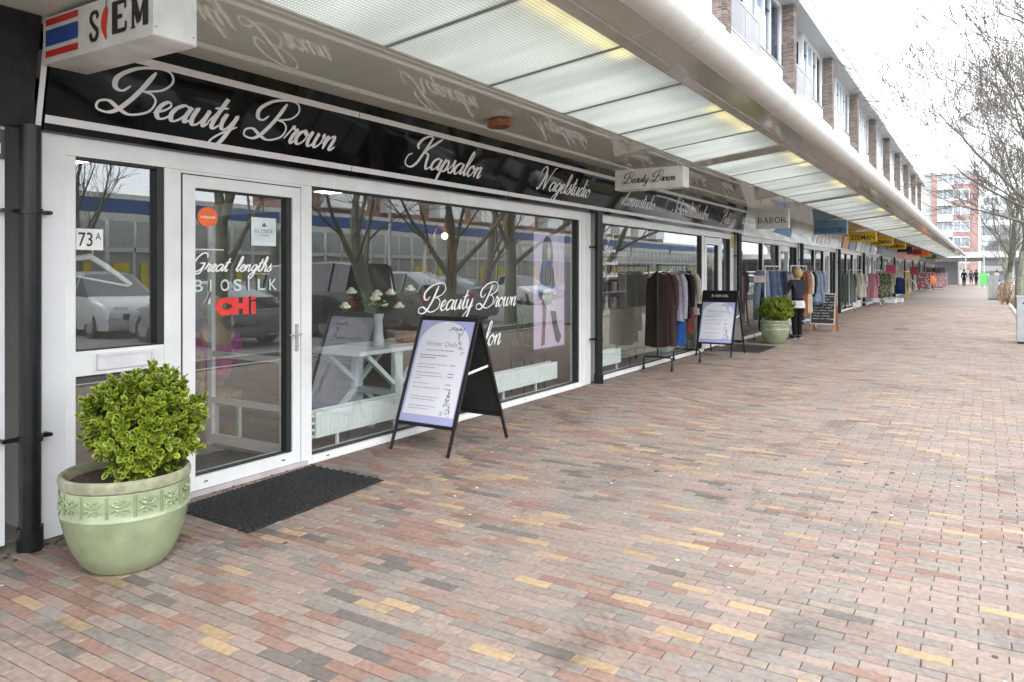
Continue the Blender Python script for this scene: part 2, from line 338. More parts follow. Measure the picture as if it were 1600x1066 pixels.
def script(mb, text, O, U, V, width, m=0, sw=.16, off=.003, n=7, vs=1.0, even=False):
    strokes = []; x = 0; sh = .38
    for ch in text:
        if ch == ' ': x += 1.15; continue
        w, ss = G[ch]
        for st in ss: strokes.append([(x+p[0]+sh*p[1], p[1]) for p in cat(st, n)])
        x += w
    allx = [p[0] for st in strokes for p in st]; x0, x1 = min(allx), max(allx); k = width/(x1-x0)
    U = Vector(U).normalized(); V = Vector(V).normalized(); cnt = 0
    for st in strokes:
        pts2 = []; L = len(st)
        for i, p in enumerate(st):
            a = st[max(i-1,0)]; c = st[min(i+1,L-1)]; dx, dy = c[0]-a[0], c[1]-a[1]; l = math.hypot(dx,dy) or 1
            dx /= l; dy /= l; wd = sw*(.5+.62*max(0,-dy)) if not even else sw*.8
            if L > 8: wd *= min(1, .45+i/5, .45+(L-1-i)/5)
            z = cnt*2e-6; cnt += 1
            pts2.append((((p[0]-x0)-dy*wd/2)*k, (p[1]+dx*wd/2)*k*vs, z)); pts2.append((((p[0]-x0)+dy*wd/2)*k, (p[1]-dx*wd/2)*k*vs, z))
        mb.flat(pts2, [(2*i, 2*i+1, 2*i+3, 2*i+2) for i in range(L-1)], O, U, V, m, off)
    return k
def serif_word(mb, word, O, U, V, w, h, m=0, off=.003, wt_=.8):
    "upright roman capitals with serifs"
    D = {'B':[((.18,0),(.18,1),.2),((.18,.93),(.6,.9),.1,(.72,.75),(.55,.55),(.2,.53)),((.2,.53),(.65,.48),.12,(.8,.27),(.6,.06),(.15,.04))],
         'A':[((.45,1),(.1,0),.09),((.45,1),(.85,0),.2),((.22,.35),(.7,.35),.07)],
         'O':[((.5,.97),(.1,.75),.15,(.06,.5),(.1,.25),(.5,.03),(.9,.25),(.94,.5),(.9,.75),(.5,.97))],
         'R':[((.18,0),(.18,1),.2),((.18,.93),(.6,.9),.1,(.74,.72),(.55,.5),(.2,.48)),((.5,.48),(.92,.0),.18)],
         'S':[((.82,.75),(.7,.95),.17,(.35,.95),(.2,.75),(.45,.52),(.78,.3),(.65,.05),(.3,.05),(.13,.28))],
         'E':[((.22,0),(.22,1),.24),((.1,.95),(.85,.95),.1),((.22,.5),(.65,.5),.1),((.1,.05),(.88,.05),.1),((.84,.95),(.84,.72),.08),((.87,.05),(.87,.3),.08)],
         'M':[((.15,0),(.15,1),.1),((.15,1),(.5,.15),.2),((.5,.15),(.85,1),.08),((.85,0),(.85,1),.22)],
         'L':[((.2,0),(.2,1),.2),((.1,.04),(.85,.04),.09),((.83,.04),(.83,.25),.07)],
         'N':[((.15,0),(.15,1),.1),((.15,1),(.85,0),.2),((.85,0),(.85,1),.1)],
         'D':[((.18,0),(.18,1),.2),((.18,.95),(.6,.92),.1,(.88,.6),(.86,.35),(.6,.06),(.12,.05))]}
    n = len(word); cw = w/n; U = Vector(U).normalized(); V = Vector(V).normalized(); cnt = 0
    for i, ch in enumerate(word):
        if ch == ' ': continue
        for st in D[ch]:
            pts = [st[0], st[1]]+list(st[3:]); sw = st[2]*wt_; pp = cat(pts, 5) if len(pts) > 2 else pts
            q = []; L = len(pp)
            for j, p in enumerate(pp):
                a = pp[max(j-1,0)]; c = pp[min(j+1,L-1)]; dx, dy = c[0]-a[0], c[1]-a[1]; l = math.hypot(dx,dy) or 1
                ww = sw*(.55+.6*abs(dy/l)) if L > 2 else sw
                z = cnt*3e-6; cnt += 1
                q.append(((i+.06+.88*(p[0]-dy/l*ww/2))*cw, (p[1]+dx/l*ww/2)*h, z)); q.append(((i+.06+.88*(p[0]+dy/l*ww/2))*cw, (p[1]-dx/l*ww/2)*h, z))
            mb.flat(q, [(2*j,2*j+1,2*j+3,2*j+2) for j in range(L-1)], O, U, V, m, off)
        feet = {'B':[(.18,0),(.18,1)],'A':[(.1,0),(.85,0)],'R':[(.18,0),(.18,1),(.9,0)],'M':[(.15,0),(.85,0),(.15,1),(.85,1)],'E':[(.22,0),(.22,1)],'N':[(.15,0),(.15,1),(.85,1)],'L':[(.2,0),(.2,1)],'D':[(.18,0),(.18,1)]}.get(ch, [])
        for fx, fy in feet:
            y0 = 0 if fy == 0 else .955; z = cnt*3e-6+1e-4; cnt += 1
            q = [((i+.06+.88*(fx-.14))*cw, y0*h, z), ((i+.06+.88*(fx+.14))*cw, y0*h, z), ((i+.06+.88*(fx+.14))*cw, (y0+.045)*h, z), ((i+.06+.88*(fx-.14))*cw, (y0+.045)*h, z)]
            mb.flat(q, [(0,1,2,3)], O, U, V, m, off)

X, Y, Z = (1,0,0), (0,1,0), (0,0,1)
XF = -4.76
CAMP = Vector((0,0,1.6)); SA, CA = sin(math.atan(737/1180)), cos(math.atan(737/1180))
def proj(p):
    d = -SA*p[0]+CA*p[1]
    if d < .2: return None
    return (800+1180*(CA*p[0]+SA*p[1])/d, 424-1180*(p[2]-1.6)/d, d)

# ================================================================== GROUND
g = MB(); g.add([(-60,-60,-.16),(240,-60,-.16),(240,400,-.16),(-60,400,-.16)], [(0,1,2,3)]); g.build('ground', M['soil'], kind='structure')
pav = MB().box(-4.9, 1.0, -6, 40.0, -.15, -.009).build('pavement', M['joint'], kind='structure')
MB().box(-4.9, 1.14, 40.001, 104, -.15, 0).build('far_pavement', M['paving_far'], kind='structure')
MB().box(-40, 60, 104.001, 150, -.15, 0).build('square_pavement', M['paving_far'], kind='structure')
MB().box(2.4, 13, -40, 103.99, -.15, -.10).build('parking_road', M['asphalt'], kind='structure')
kb = thing('kerb', 'light concrete kerb along the right edge of the brick pavement', 'kerb', (1.07,0,0)); kb['kind'] = 'structure'
del kb['category']
kme = None
for i in range(50):
    y0 = -2+i*1.0
    if kme is None:
        o = MB().box(-.065,.065,.005,.995,-.14,.02).build('kerb_stone', M['concrete'], kb, local=True); kme = o.data
    else: o = bpy.data.objects.new('kerb_stone', kme); C.objects.link(o); o.parent = kb
    o.location = (0, y0, 0)
MB().box(1.14, 2.28, -20, 48.6, -.15, -.01).build('verge', M['soil'], kind='structure')
MB().box(2.281, 2.4, -20, 48.6, -.15, 0).build('parking_kerb', M['concrete'], kind='structure')
MB().box(1.141, 2.399, 48.61, 103.99, -.15, -.10).build('parking_bays', M['asphalt'], kind='structure')
MB().box(13.0, 15.0, -20, 103.9, -.15, .02).build('grass_verge', M['grass'], kind='structure')
MB().box(15.001, 18, -20, 103.9, -.15, .0).build('opposite_pavement', M['paving_far'], kind='structure')

# bricks: laid long side away from the shop fronts, running bond
BL, BW = .2055, .0715
def brick_shape(l=BL-.004, w=BW-.0048, r=None):
    r = r or R; j = lambda a: r.uniform(-a, a)
    lx, wy = l/2+j(.0012), w/2+j(.0012); c = .003; zt = j(.0012); tx, ty = j(.0009), j(.0012)
    vs = [(-lx,-wy,-.02),(lx,-wy,-.02),(lx,wy,-.02),(-lx,wy,-.02)]
    vs += [(-lx,-wy,zt-c),(lx,-wy,zt-c),(lx,wy,zt-c),(-lx,wy,zt-c)]
    vs += [(sx*(lx-c), sy*(wy-c), zt+sx*tx+sy*ty) for sx, sy in ((-1,-1),(1,-1),(1,1),(-1,1))]
    fs = [(0,1,5,4),(1,2,6,5),(2,3,7,6),(3,0,4,7),(4,5,9,8),(5,6,10,9),(6,7,11,10),(7,4,8,11),(8,9,10,11)]
    return vs, fs
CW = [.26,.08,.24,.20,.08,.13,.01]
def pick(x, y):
    # redder, cleaner stock by the shop fronts; darker mix also paints in canopy shade
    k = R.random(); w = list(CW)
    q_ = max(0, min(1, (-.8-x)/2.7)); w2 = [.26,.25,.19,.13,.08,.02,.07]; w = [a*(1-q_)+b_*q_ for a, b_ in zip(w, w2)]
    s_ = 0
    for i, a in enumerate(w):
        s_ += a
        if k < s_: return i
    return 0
cells = []
row = 0; y = -1.0
lastc = {}
while y < 39.96:
    x = -4.74 + (row % 2)*BL/2 + R.uniform(-.012,.012)
    if row % 2: pass
    while x < .98:
        if x < -4.56 and 1.95 < y < 3.05: x += BL; continue
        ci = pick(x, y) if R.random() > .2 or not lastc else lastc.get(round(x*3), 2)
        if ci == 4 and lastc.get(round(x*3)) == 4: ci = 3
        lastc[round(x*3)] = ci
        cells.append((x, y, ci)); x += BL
    y += BW; row += 1
vis = []
for k, (x, y, ci) in enumerate(cells):
    p = proj((x, y, 0))
    if p and -30 < p[0] < 1630 and 430 < p[1] < 1085:
        if (x+4.0)**2+(y-2.38)**2 < .05: continue
        if -4.7 < x < -3.9 and 3.1 < y < 4.3: continue
        vis.append((p[2], k))
vis.sort(); near = set(k for _, k in vis[:300])
bm_near = [[None]*3 for _ in BR]
stuff = MB()
rb = random.Random(3)
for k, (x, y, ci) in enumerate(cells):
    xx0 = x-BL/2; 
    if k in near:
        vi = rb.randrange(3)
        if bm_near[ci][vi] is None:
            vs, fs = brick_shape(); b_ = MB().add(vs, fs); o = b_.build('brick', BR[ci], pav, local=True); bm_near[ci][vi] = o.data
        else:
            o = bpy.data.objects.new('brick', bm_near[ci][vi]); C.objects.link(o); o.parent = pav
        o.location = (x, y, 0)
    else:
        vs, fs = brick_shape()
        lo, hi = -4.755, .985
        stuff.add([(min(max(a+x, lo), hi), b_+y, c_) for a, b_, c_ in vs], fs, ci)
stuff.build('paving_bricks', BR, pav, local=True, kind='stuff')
# leaf litter and gum spots
lm = MB(); 
for i in range(70):
    y = R.uniform(1.6, 11); x = R.uniform(-4.3, .6); a = R.uniform(0, 6.3); s_ = R.uniform(.006,.014)
    lm.add([(x+s_*cos(a+k*2*pi/6)*(1 if k%3 else 1.5), y+s_*sin(a+k*2*pi/6), .0042+i*1e-5) for k in range(6)], [(0,1,2,3,4,5)])
lm.build('litter', pm('pale_litter', (.62,.58,.5), .9), kind='stuff', label='small pale crumbs and petals scattered on the brick paving')

gm = MB(); rg = random.Random(44)
for i in range(90):
    y = rg.uniform(1.5, 14); x = rg.uniform(-4.2, .8); s_ = rg.uniform(.009,.02)
    gm.add([(x+s_*cos(k*pi/4)*rg.uniform(.8,1.1), y+s_*sin(k*pi/4)*rg.uniform(.8,1.1), .0036+i*1e-5) for k in range(8)], [tuple(range(8))])
gm.build('gum_spots', pm('old_gum', (.075,.07,.065), .9), kind='stuff', label='old dark chewing gum spots trodden into the paving')
dm = MB()
for i in range(260):
    y = rg.uniform(1.6, 3.1) if i < 150 else rg.uniform(3.1, 17); x = rg.uniform(-4.72, -4.5) if i < 150 else rg.uniform(-4.73, -4.69); s_ = rg.uniform(.004,.013)
    dm.ball((x, y, -.004 if i < 150 else .001), s_, 6, sc=(1,1,.6))
dm.build('grit', pm('grit_dirt', (.07,.06,.045), .95, var=.5), kind='stuff', label='dark grit and dirt gathered along the foot of the shop fronts')
# ================================================================== SHOP ROW BUILDING
PIPES = [2.22, 9.80, 17.10]+[24.0+7.0*k for k in range(9)]    # downpipes mark the bays
END = 84.0
bld = thing('shop_row_building', 'long white two storey block with brown brick piers above the shop canopy', 'building', (-8, 40, 0))
mw = pm('white_render', (.78,.79,.8), .6, var=.05, scale=1.2, dirt=.12, dcol=(.5,.5,.48))
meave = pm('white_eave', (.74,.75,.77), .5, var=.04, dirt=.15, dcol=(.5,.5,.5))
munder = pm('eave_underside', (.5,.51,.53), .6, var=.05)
mbp = pm('pier_mortar', (.38,.35,.32), .9, var=.1)
mbrk = [pm('pier_brick_a', (.16,.125,.11), .85, var=.2, scale=20, isl=.25, bump=.4), pm('pier_brick_b', (.20,.155,.135), .85, var=.2, scale=20, isl=.25, bump=.4), pm('pier_brick_c', (.12,.098,.09), .85, var=.2, scale=20, isl=.25, bump=.4)]
bx('wall', mw, bld, -5.7, -5.42, -6, END, 3.75, 6.9)
bx('wall', pm('white_render',(0,0,0)), bld, -12, -11.8, -6, END, 0, 10)
bx('roof_edge', meave, bld, -5.6, -4.80, -6.2, END+.2, 10.0, 10.55)
bx('roof', pm('roof_felt', (.2,.2,.2), .9), bld, -12, -5.601, -6.2, END+.2, 10.1, 10.5)
bx('roof_trim', M['alu'], bld, -4.803, -4.775, -6.2, END+.2, 10.46, 10.60)
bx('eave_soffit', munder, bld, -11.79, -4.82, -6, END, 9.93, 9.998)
bx('floor_slab', pm('white_slab', (.72,.73,.74), .6, dirt=.2), bld, -8, -5.02, -6, END, 6.9, 7.2)
piers = [17.28-7.1*3, 17.28-7.1*2, 17.28-7.1, 17.28]+[24.52+7.0*k for k in range(9)]
mgw = glassmat('flat_glass', ior=1.35, tint=(.8,.85,.9)); mblue = pm('blue_curtain', (.04,.08,.17), .9, var=.3, scale=25); mdarkw = pm('dark_frame', (.03,.04,.05), .5)
mwf = pm('white_window_frame', (.78,.79,.8), .45, var=.04)
mrail = pm('grey_balcony_sheet', (.45,.46,.5), .35, var=.1, scale=3)
# railing glass: grey translucent sheet
def rail_mat():
    m = bpy.data.materials.new('balcony_sheet'); m.use_nodes = True; t = m.node_tree; b = t.nodes['Principled BSDF']
    b.inputs['Base Color'].default_value = (.14,.14,.17,1); b.inputs['Roughness'].default_value = .3; b.inputs['Alpha'].default_value = .7; return m
mrs = rail_mat()
brick_meshes = {}
def pier(y0, detail):
    o = bx('pier', mbp, bld, -5.338, -5.006, y0+.006, y0+.404, 3.7 if not detail else 3.7, 9.92)
    ys = [(y0, y0+.205), (y0+.21, y0+.41)]
    st = MB(); z = 3.72; r = 0
    def one(x0,x1,ya,yb,za,zb,ind):
        if not ind: st.box(x0,x1,ya,yb,za,zb, R.randrange(3)); return
        key = (round(x1-x0,3), round(yb-ya,3), R.randrange(3))
        if key not in brick_meshes:
            w_, d_ = x1-x0, yb-ya; b_ = MB().box(-w_/2,w_/2,-d_/2,d_/2,-.026,.026).build('brick', mbrk[key[2]], o, local=True); brick_meshes[key] = b_.data
        else: b_ = bpy.data.objects.new('brick', brick_meshes[key]); C.objects.link(b_); b_.parent = o
        b_.location = ((x0+x1)/2, (ya+yb)/2, (za+zb)/2)-wl(o) if False else Vector(((x0+x1)/2,(ya+yb)/2,(za+zb)/2))-wl(o)
    while z < 9.86:
        ind = detail and detail[0] < z < detail[1]
        if r % 2 == 0:
            one(-5.335,-5.134,y0,y0+.1,z,z+.052,ind); one(-5.124,-5.0,y0,y0+.205,z,z+.052,ind); one(-5.1,-5.0,y0+.215,y0+.41,z,z+.052,ind)
        else:
            one(-5.335,-5.214,y0,y0+.1,z,z+.052,ind); one(-5.204,-5.0,y0,y0+.1,z,z+.052,ind); one(-5.1,-5.0,y0+.11,y0+.31,z,z+.052,ind); one(-5.1,-5.0,y0+.32,y0+.41,z,z+.052,ind)
        z += .0625; r += 1
    st.build('brickwork', mbrk, o, kind='stuff')
for i, y0 in enumerate(piers):
    pier(y0, (6.75, 8.3) if i == 3 else ((6.5, 9.4) if i == 4 else None))
    if i+1 >= len(piers): break
    ya, yb = y0+.41, piers[i+1]; ym = ya+2.78
    # loggia
    bx('balcony_slab_edge', mw, bld, -5.34, -5.03, ya, ym-.02, 7.2, 7.27)
    rl = MB().box(-5.035,-5.025, ya+.04, ym-.06, 7.36, 8.12).build('balcony_railing', mrs, bld)
    rr = MB()
    for (a, b_) in ((ya+.02, ya+.05), (ym-.07, ym-.04), ((ya+ym)/2-.015, (ya+ym)/2+.015)): rr.box(-5.05,-5.02,a,b_,7.27,8.17)
    rr.box(-5.055,-5.015,ya+.02,ym-.04,8.13,8.17); rr.box(-5.05,-5.02,ya+.02,ym-.04,7.3,7.35)
    rr.build('railing_frame', pm('rail_paint', (.4,.4,.43), .4), rl)
    # recessed glazed wall of the loggia
    bw = bx('loggia_wall', mw, bld, -6.5, -6.45, ya, ym+.3, 7.2, 9.93)
    wd = MB().box(-6.44,-6.40, ya+.5, ya+2.5, 7.5, 9.6).build('loggia_window', mdarkw, bld)
    bx('pane', mgw, wd, -6.398, -6.392, ya+.55, ya+2.45, 7.55, 9.55); 
    # side cheek with a dark framed window facing the camera
    ck = MB()
    ck.box(-6.45,-5.34, ym, ym+.08, 7.2, 8.0); ck.box(-6.45,-5.34, ym, ym+.08, 9.62, 9.93); ck.box(-5.5,-5.34, ym, ym+.08, 8.0, 9.62); ck.box(-6.45,-6.3, ym, ym+.08, 8.0, 9.62)
    ck.build('side_wall', mw, bld)
    sf = MB()
    for b_ in ((-6.3,-5.5,8.0,8.05),(-6.3,-5.5,9.57,9.62),(-6.3,-5.5,9.15,9.2),(-6.3,-6.25,8.05,9.57),(-5.55,-5.5,8.05,9.57),(-5.92,-5.88,8.05,9.15)):
        sf.box(b_[0],b_[1],ym-.01,ym+.05,b_[2],b_[3])
    so = sf.build('side_window', mdarkw, bld)
    bx('curtain', mblue if i % 2 == 0 else pm('grey_curtain', (.13,.14,.16), .9), so, -6.28, -5.95, ym+.10, ym+.12, 8.0, 9.6)
    bx('pane', mgw, so, -6.25, -5.55, ym+.02, ym+.026, 8.05, 9.57)
    # white panel and three-light window
    bx('parapet_panel', mw, bld, -5.42, -5.34, ym+.082, yb, 7.2, 7.93)
    bx('window_sill', pm('grey_sill', (.3,.3,.31), .6), bld, -5.42, -5.30, ym+.082, yb, 7.932, 7.965)
    fr = MB(); w0, w1 = ym+.082, yb
    cuts = [w0+.9, w0+1.8, w0+2.55]
    fr.box(-5.46,-5.37,w0,w1,7.967,8.03); fr.box(-5.46,-5.37,w0,w1,9.8,9.93)
    for c_ in [w0+.05]+cuts+[w1-.05]: fr.box(-5.46,-5.37,c_-.05,c_+.05,8.03,9.8)
    fo = fr.build('window', mwf, bld)
    fr2 = MB(); fr2.box(-5.41,-5.39,w0+.1,cuts[0]-.05,9.3,9.34); fr2.build('transom', mdarkw, fo); fr2 = MB()
    fr2.box(-5.41,-5.39,cuts[1]+.05,cuts[2]-.05,9.3,9.34); fr2.build('transom', mdarkw, fo)
    bx('white_infill', mw, fo, -5.45, -5.43, cuts[0]+.05, cuts[1]-.05, 8.03, 9.8)
    cu = MB(); 
    a0 = cuts[1]+.06
    for k in range(14):
        yy = a0+k*.13; 
        if yy+.07 < w1-.1: cu.box(-5.52,-5.49,yy,yy+.07,8.03,9.75)
    cu.build('curtain', [mblue, pm('grey_curtain',(0,0,0)), pm('cream_curtain', (.3,.29,.27), .9)][i % 3], fo)
    bx('pane', mgw, fo, -5.425, -5.418, w0+.1, w1-.1, 8.03, 9.8)
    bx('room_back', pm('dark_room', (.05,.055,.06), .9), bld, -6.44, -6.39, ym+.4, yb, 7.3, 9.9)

# floor slabs between shop and flat, hidden behind canopy
bx('canopy_wall', pm('canopy_wall_grey', (.35,.35,.34), .7), bld, -5.34, -5.0, -6, END+14, 3.08, 3.74)

# ================================================================== CANOPY
cp = thing('canopy', 'long walkway canopy with beige glossy soffit, skylight sheets and white rolled edge', 'canopy', (-3.2, 40, 3.2))
CEND = 98.0
def sec(name, m, x0, z0, x1, z1, th, y0, y1, parent=None, **k):
    b_ = MB(); vs = [(x0,y0,z0),(x1,y0,z1),(x1,y1,z1),(x0,y1,z0),(x0,y0,z0+th),(x1,y0,z1+th),(x1,y1,z1+th),(x0,y1,z0+th)]
    b_.add(vs, [(0,3,2,1),(4,5,6,7),(0,1,5,4),(1,2,6,5),(2,3,7,6),(3,0,4,7)]); return b_.build(name, m, parent or cp, **k)
# skylight sections (start, end, number of sheets)
secs = [(-1.32-.0, 10.39, None)]
joints0 = [-3.9,-2.6,-1.30,.01,1.33,2.63,3.95,5.24,6.56,7.88,9.20,10.39]
sections = [joints0]
def even(a, b_, n): return [a+(b_-a)*k/n for k in range(n+1)]
sections.append(even(10.92, 17.74, 5))
yy = 18.24
while yy < CEND-6.6: sections.append(even(yy, yy+6.5, 5)); yy += 7.0
# inner soffit panels
sj = [-4.0, 0.0, 2.6, 5.13, 7.7, 10.3, 12.95, 15.6, 17.5]
yy = 17.5
while yy < CEND: sj.append(min(yy+3.5, CEND)); yy += 3.5
sj = sorted(set(sj))
for a, b_ in zip(sj[:-1], sj[1:]):
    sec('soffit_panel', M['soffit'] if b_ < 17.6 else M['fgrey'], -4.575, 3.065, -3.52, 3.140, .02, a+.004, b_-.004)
mstrip = pm('light_frame_strip', (.5,.48,.42), .25, coat=.3)
for a in sections:
    for y0, y1 in zip(a[:-1], a[1:]):
        sec('skylight_sheet', M['sheet'], -3.49, 3.146, -2.30, 3.288, .012, y0+.018, y1-.018)
    # cross beams
    sec('cross_beam', mstrip, -3.519, 3.13, -2.27, 3.28, .10, a[-1]+.001, a[-1]+.48)
for a in sections:
    for y0 in a[:-1]:
        bars = MB()
        vs = [(-3.5,y0-.017,3.140),(-2.28,y0-.017,3.285),(-2.28,y0+.017,3.285),(-3.5,y0+.017,3.140)]
        bars.add(vs+[(p[0],p[1],p[2]+.05) for p in vs], [(0,3,2,1),(4,5,6,7),(0,1,5,4),(1,2,6,5),(2,3,7,6),(3,0,4,7)])
        bars.build('glazing_bar', pm('grey_bar', (.3,.31,.29), .5), cp)
sec('inner_strip', mstrip, -3.519, 3.134, -3.492, 3.138, .05, -4, CEND)
sec('outer_strip', mstrip, -2.298, 3.283, -2.205, 3.296, .06, -4, CEND)
sec('shadow_gap', M['dark'], -2.204, 3.32, -2.186, 3.322, .02, -4, CEND)
oj = [-2.6+.0]
yy = -2.8
while yy < CEND:
    y1 = min(yy+2.645, CEND)
    sec('outer_panel', M['outer'], -2.184, 3.300, -1.885, 3.352, .02, yy+.004, y1-.004)
    b_ = MB(); n = 22; vs = []
    for yv in (yy+.003, y1-.003):
        for j in range(n): t_ = 2*pi*j/n; vs.append((-1.765+.142*cos(t_), yv, 3.335+.142*sin(t_)))
    fs = [(j, (j+1)%n, n+(j+1)%n, n+j) for j in range(n)]+[tuple(range(n)), tuple(range(2*n-1,n-1,-1))]
    b_.add(vs, fs); b_.build('edge_roll', M['roll'], cp, smooth=True)
    yy += 2.645
sec('upstand', pm('upstand_white', (.7,.7,.7), .5), -2.30, 3.36, -2.20, 3.37, .30, -4, CEND)
sec('roof_back', pm('canopy_wall_grey',(0,0,0)), -4.99, 3.45, -3.56, 3.47, .1, -4, CEND)
# fluorescent tubes above the sheets near the outer edge
for k in range(24):
    yc = 4.75+3.62*k
    if yc > CEND-2: break
    fl = MB().tube([(-2.385, yc-.78, 3.352), (-2.385, yc+.78, 3.352)], .02, 8).build('fluorescent_tube', pm('warm_tube', (1,.9,.6), .5, emit=(1,.78,.34), estr=3.4), cp)
bx('end_post', pm('grey_post', (.5,.5,.5), .5), cp, -2.1, -2.0, CEND-.3, CEND-.2, 0, 3.3)
# round brown lamp in the soffit
t_ = thing('soffit_downlight', 'small round amber brown downlight in the beige soffit above the Kapsalon sign', 'light', (-4.06, 6.27, 3.10))
ml = MB(); ml.lathe([(.125,3.02),(.125,3.075)], -4.06, 6.27, 24); ml.lathe([(.105,3.012),(.12,3.0205)], -4.06, 6.27, 24)
ml.v = [(p[0]-0, p[1], p[2]+(.0712*(p[0]+4.06))+.013) for p in ml.v]
ml.build('rim', pm('amber_glass', (.28,.09,.02), .15, var=.5, scale=30, coat=.5), t_)

# ================================================================== DOWNPIPES
for i, py in enumerate(PIPES):
    lab = ['black downpipe between the white cladding and the number 73A side window', 'black downpipe between the two big salon windows', 'black downpipe at the far end of the black salon fascia'] 
    lab = lab[i] if i < 3 else 'dark downpipe on the shop fronts, number %d after the salon' % (i-2)
    if i >= 3:
        lab = 'dark downpipe between shop fronts, ' + ['beside the chalkboard shop', 'past the first yellow hanging sign', 'past the second yellow hanging sign', 'past the third yellow hanging sign', 'by the hanging black sign', 'by the buggy display', 'by the pink stand', 'near the orange display', 'last before the square'][i-3]
    t_ = thing('downpipe', lab, 'drainpipe', (-4.66, py, 0), group='black downpipes on the shop fronts')
    r = .056
    MB().tube([(-4.66,py,.02),(-4.66,py,.2),(-4.66,py,2.44)], r, 20).build('pipe', M['pipe'], t_, smooth=True)
    MB().tube([(-4.66,py,0),(-4.66,py,.13)], r+.012, 20).build('foot_collar', M['pipe'], t_, smooth=True)
    for z in (.62, 1.93):
        b_ = MB(); b_.tube([(-4.66,py,z),(-4.66,py,z+.03)], r+.009, 20); b_.beam((-4.70,py-.13,z+.015),(-4.70,py+.13,z+.015),.02,.024)
        b_.tube([(-4.68,py-.125,z+.015),(-4.745,py-.125,z+.015)], .012, 8); b_.tube([(-4.68,py+.125,z+.015),(-4.745,py+.125,z+.015)], .012, 8)
        b_.build('bracket', M['pipe'], t_, smooth=True)

# ================================================================== SALON SHOP FRONTS
FZ = 2.43
def framed(t_, y0, y1, z0, z1, xg=-4.81, w=.0, pane='window_pane', gk=True):
    "dark gasket strip round a pane plus the glass"
    g_ = MB(); e = .022
    if gk:
        g_.box(xg-.03, XF-.006, y1-e-.028, y1-.001, z0, z1); g_.box(xg-.03, XF-.012, y0+.001, y1-e-.03, z1-.014, z1-.001)
        g_.box(xg-.03, XF-.014, y0+.001, y1-e-.03, z0+.001, z0+.009); g_.box(xg-.03, XF-.014, y0+.001, y0+.01, z0+.01, z1-.015)
        g_.build('gasket', M['gasket'], t_)
    b_ = MB().add([(xg,y0,z0),(xg,y1,z0),(xg,y1,z1),(xg,y0,z1)], [(0,1,2,3)]).build(pane, M['glass'], t_)
    return b_
def fbar(b_, y0, y1, z0, z1, x1=XF, x0=-4.90): b_.box(x0, x1, y0, y1, z0, z1)

# wall left of the pipe
t_ = thing('neighbour_shopfront', 'white cladding panels left of the first black downpipe at the frame edge', 'wall', (XF, 0, 0))
bx('cladding_panel', M['wallpanel'], t_, -4.9, -4.758, .62, 2.13, 0.03, 2.43)
bx('cladding_panel', M['wallpanel'], t_, -4.9, -4.758, -4, .61, 0.03, 2.43)
nb = MB().box(-4.757,-4.745,1.93,2.125,2.24,2.41).build('number_plate', pm('plate_black', (.02,.02,.025), .3), t_)
d_ = MB()
for k in range(5): d_.flat([(0,0),(.018,0),(.018,.06),(0,.06)], [(0,1,2,3)], (-4.744, 1.95+.034*k, 2.27), Y, Z); 
d_.build('lettering', M['white'], nb)

# front one: side light, letter slot, door
t_ = thing('salon_shopfront', 'white framed salon shopfront with glazed door, number 73A side window and large display window', 'shopfront', (XF, 6, 0))
b_ = MB(); fbar(b_, 2.33, 2.465, 0.0, 2.43, x1=-4.752)
b_.build('pilaster', M['wallpanel'], t_)
b_ = MB()
fbar(b_, 2.467, 2.53, 0.0, 2.31); fbar(b_, 3.127, 3.252, 0, 2.31); fbar(b_, 2.467, 9.44, 2.312, 2.43, x1=-4.756); fbar(b_, 2.53, 3.127, 0, .10)
fbar(b_, 4.345, 4.463, 0, 2.31); fbar(b_, 9.381, 9.44, 0, 2.31); fbar(b_, 3.254, 4.343, 2.29, 2.3105)
b_.build('frame', M['frame'], t_)
b_ = MB(); fbar(b_, 4.463, 9.381, 0, .062, x1=-4.75); b_.box(-4.75,-4.735,4.40,9.44,0,.022); b_.build('sill', M['frame'], t_)
b_ = MB()
for yy in (4.62, 6.1, 7.9, 9.2): b_.box(-4.752,-4.748,yy,yy+.035,.025,.034)
b_.build('drain_cap', M['gasket'], t_)
b_ = MB(); b_.box(-4.90,-4.766,2.53,3.127,.946,1.10); b_.build('transom_panel', M['frame'], t_)
b_ = MB(); b_.box(-4.765,-4.745,2.66,3.035,.975,1.075); b_.box(-4.745,-4.738,2.66,3.035,1.06,1.078); b_.box(-4.745,-4.738,3.02,3.035,.975,1.06)
b_.build('letter_slot', pm('slot_white', (.7,.68,.7), .3), t_)
sw_ = framed(t_, 2.53, 3.127, 1.10, 2.31)
framed(t_, 2.53, 3.127, .10, .946)
bigp = framed(t_, 4.463, 9.381, .062, 2.31)
npm = MB().box(-4.80,-4.795,2.548,2.722,1.735,1.868).build('number_sign', pm('paper_white', (.82,.82,.82), .6), sw_)
b_ = MB(); letters(b_, '73', (-4.795,2.565,1.757), Y, Z, .088, .088, bold=.006, off=.002); b_.build('lettering', pm('print_black', (.02,.02,.02), .5), npm); b_ = MB(); letters(b_, 'A', (-4.795,2.672,1.80), Y, Z, .034, .045, bold=.004, off=.002)
b_.build('lettering', pm('print_black', (.02,.02,.02), .5), npm)
# window lettering
b_ = MB(); k_ = script(b_, 'Beauty Brown', (-4.805,5.92,1.19), Y, Z, 1.86, sw=.20, vs=.82); b_.build('lettering', M['white'], bigp)
b_ = MB(); script(b_, 'Kapsalon', (-4.805,6.12,.75), Y, Z, 1.32, sw=.20, vs=.85); b_.build('lettering', M['white'], bigp)
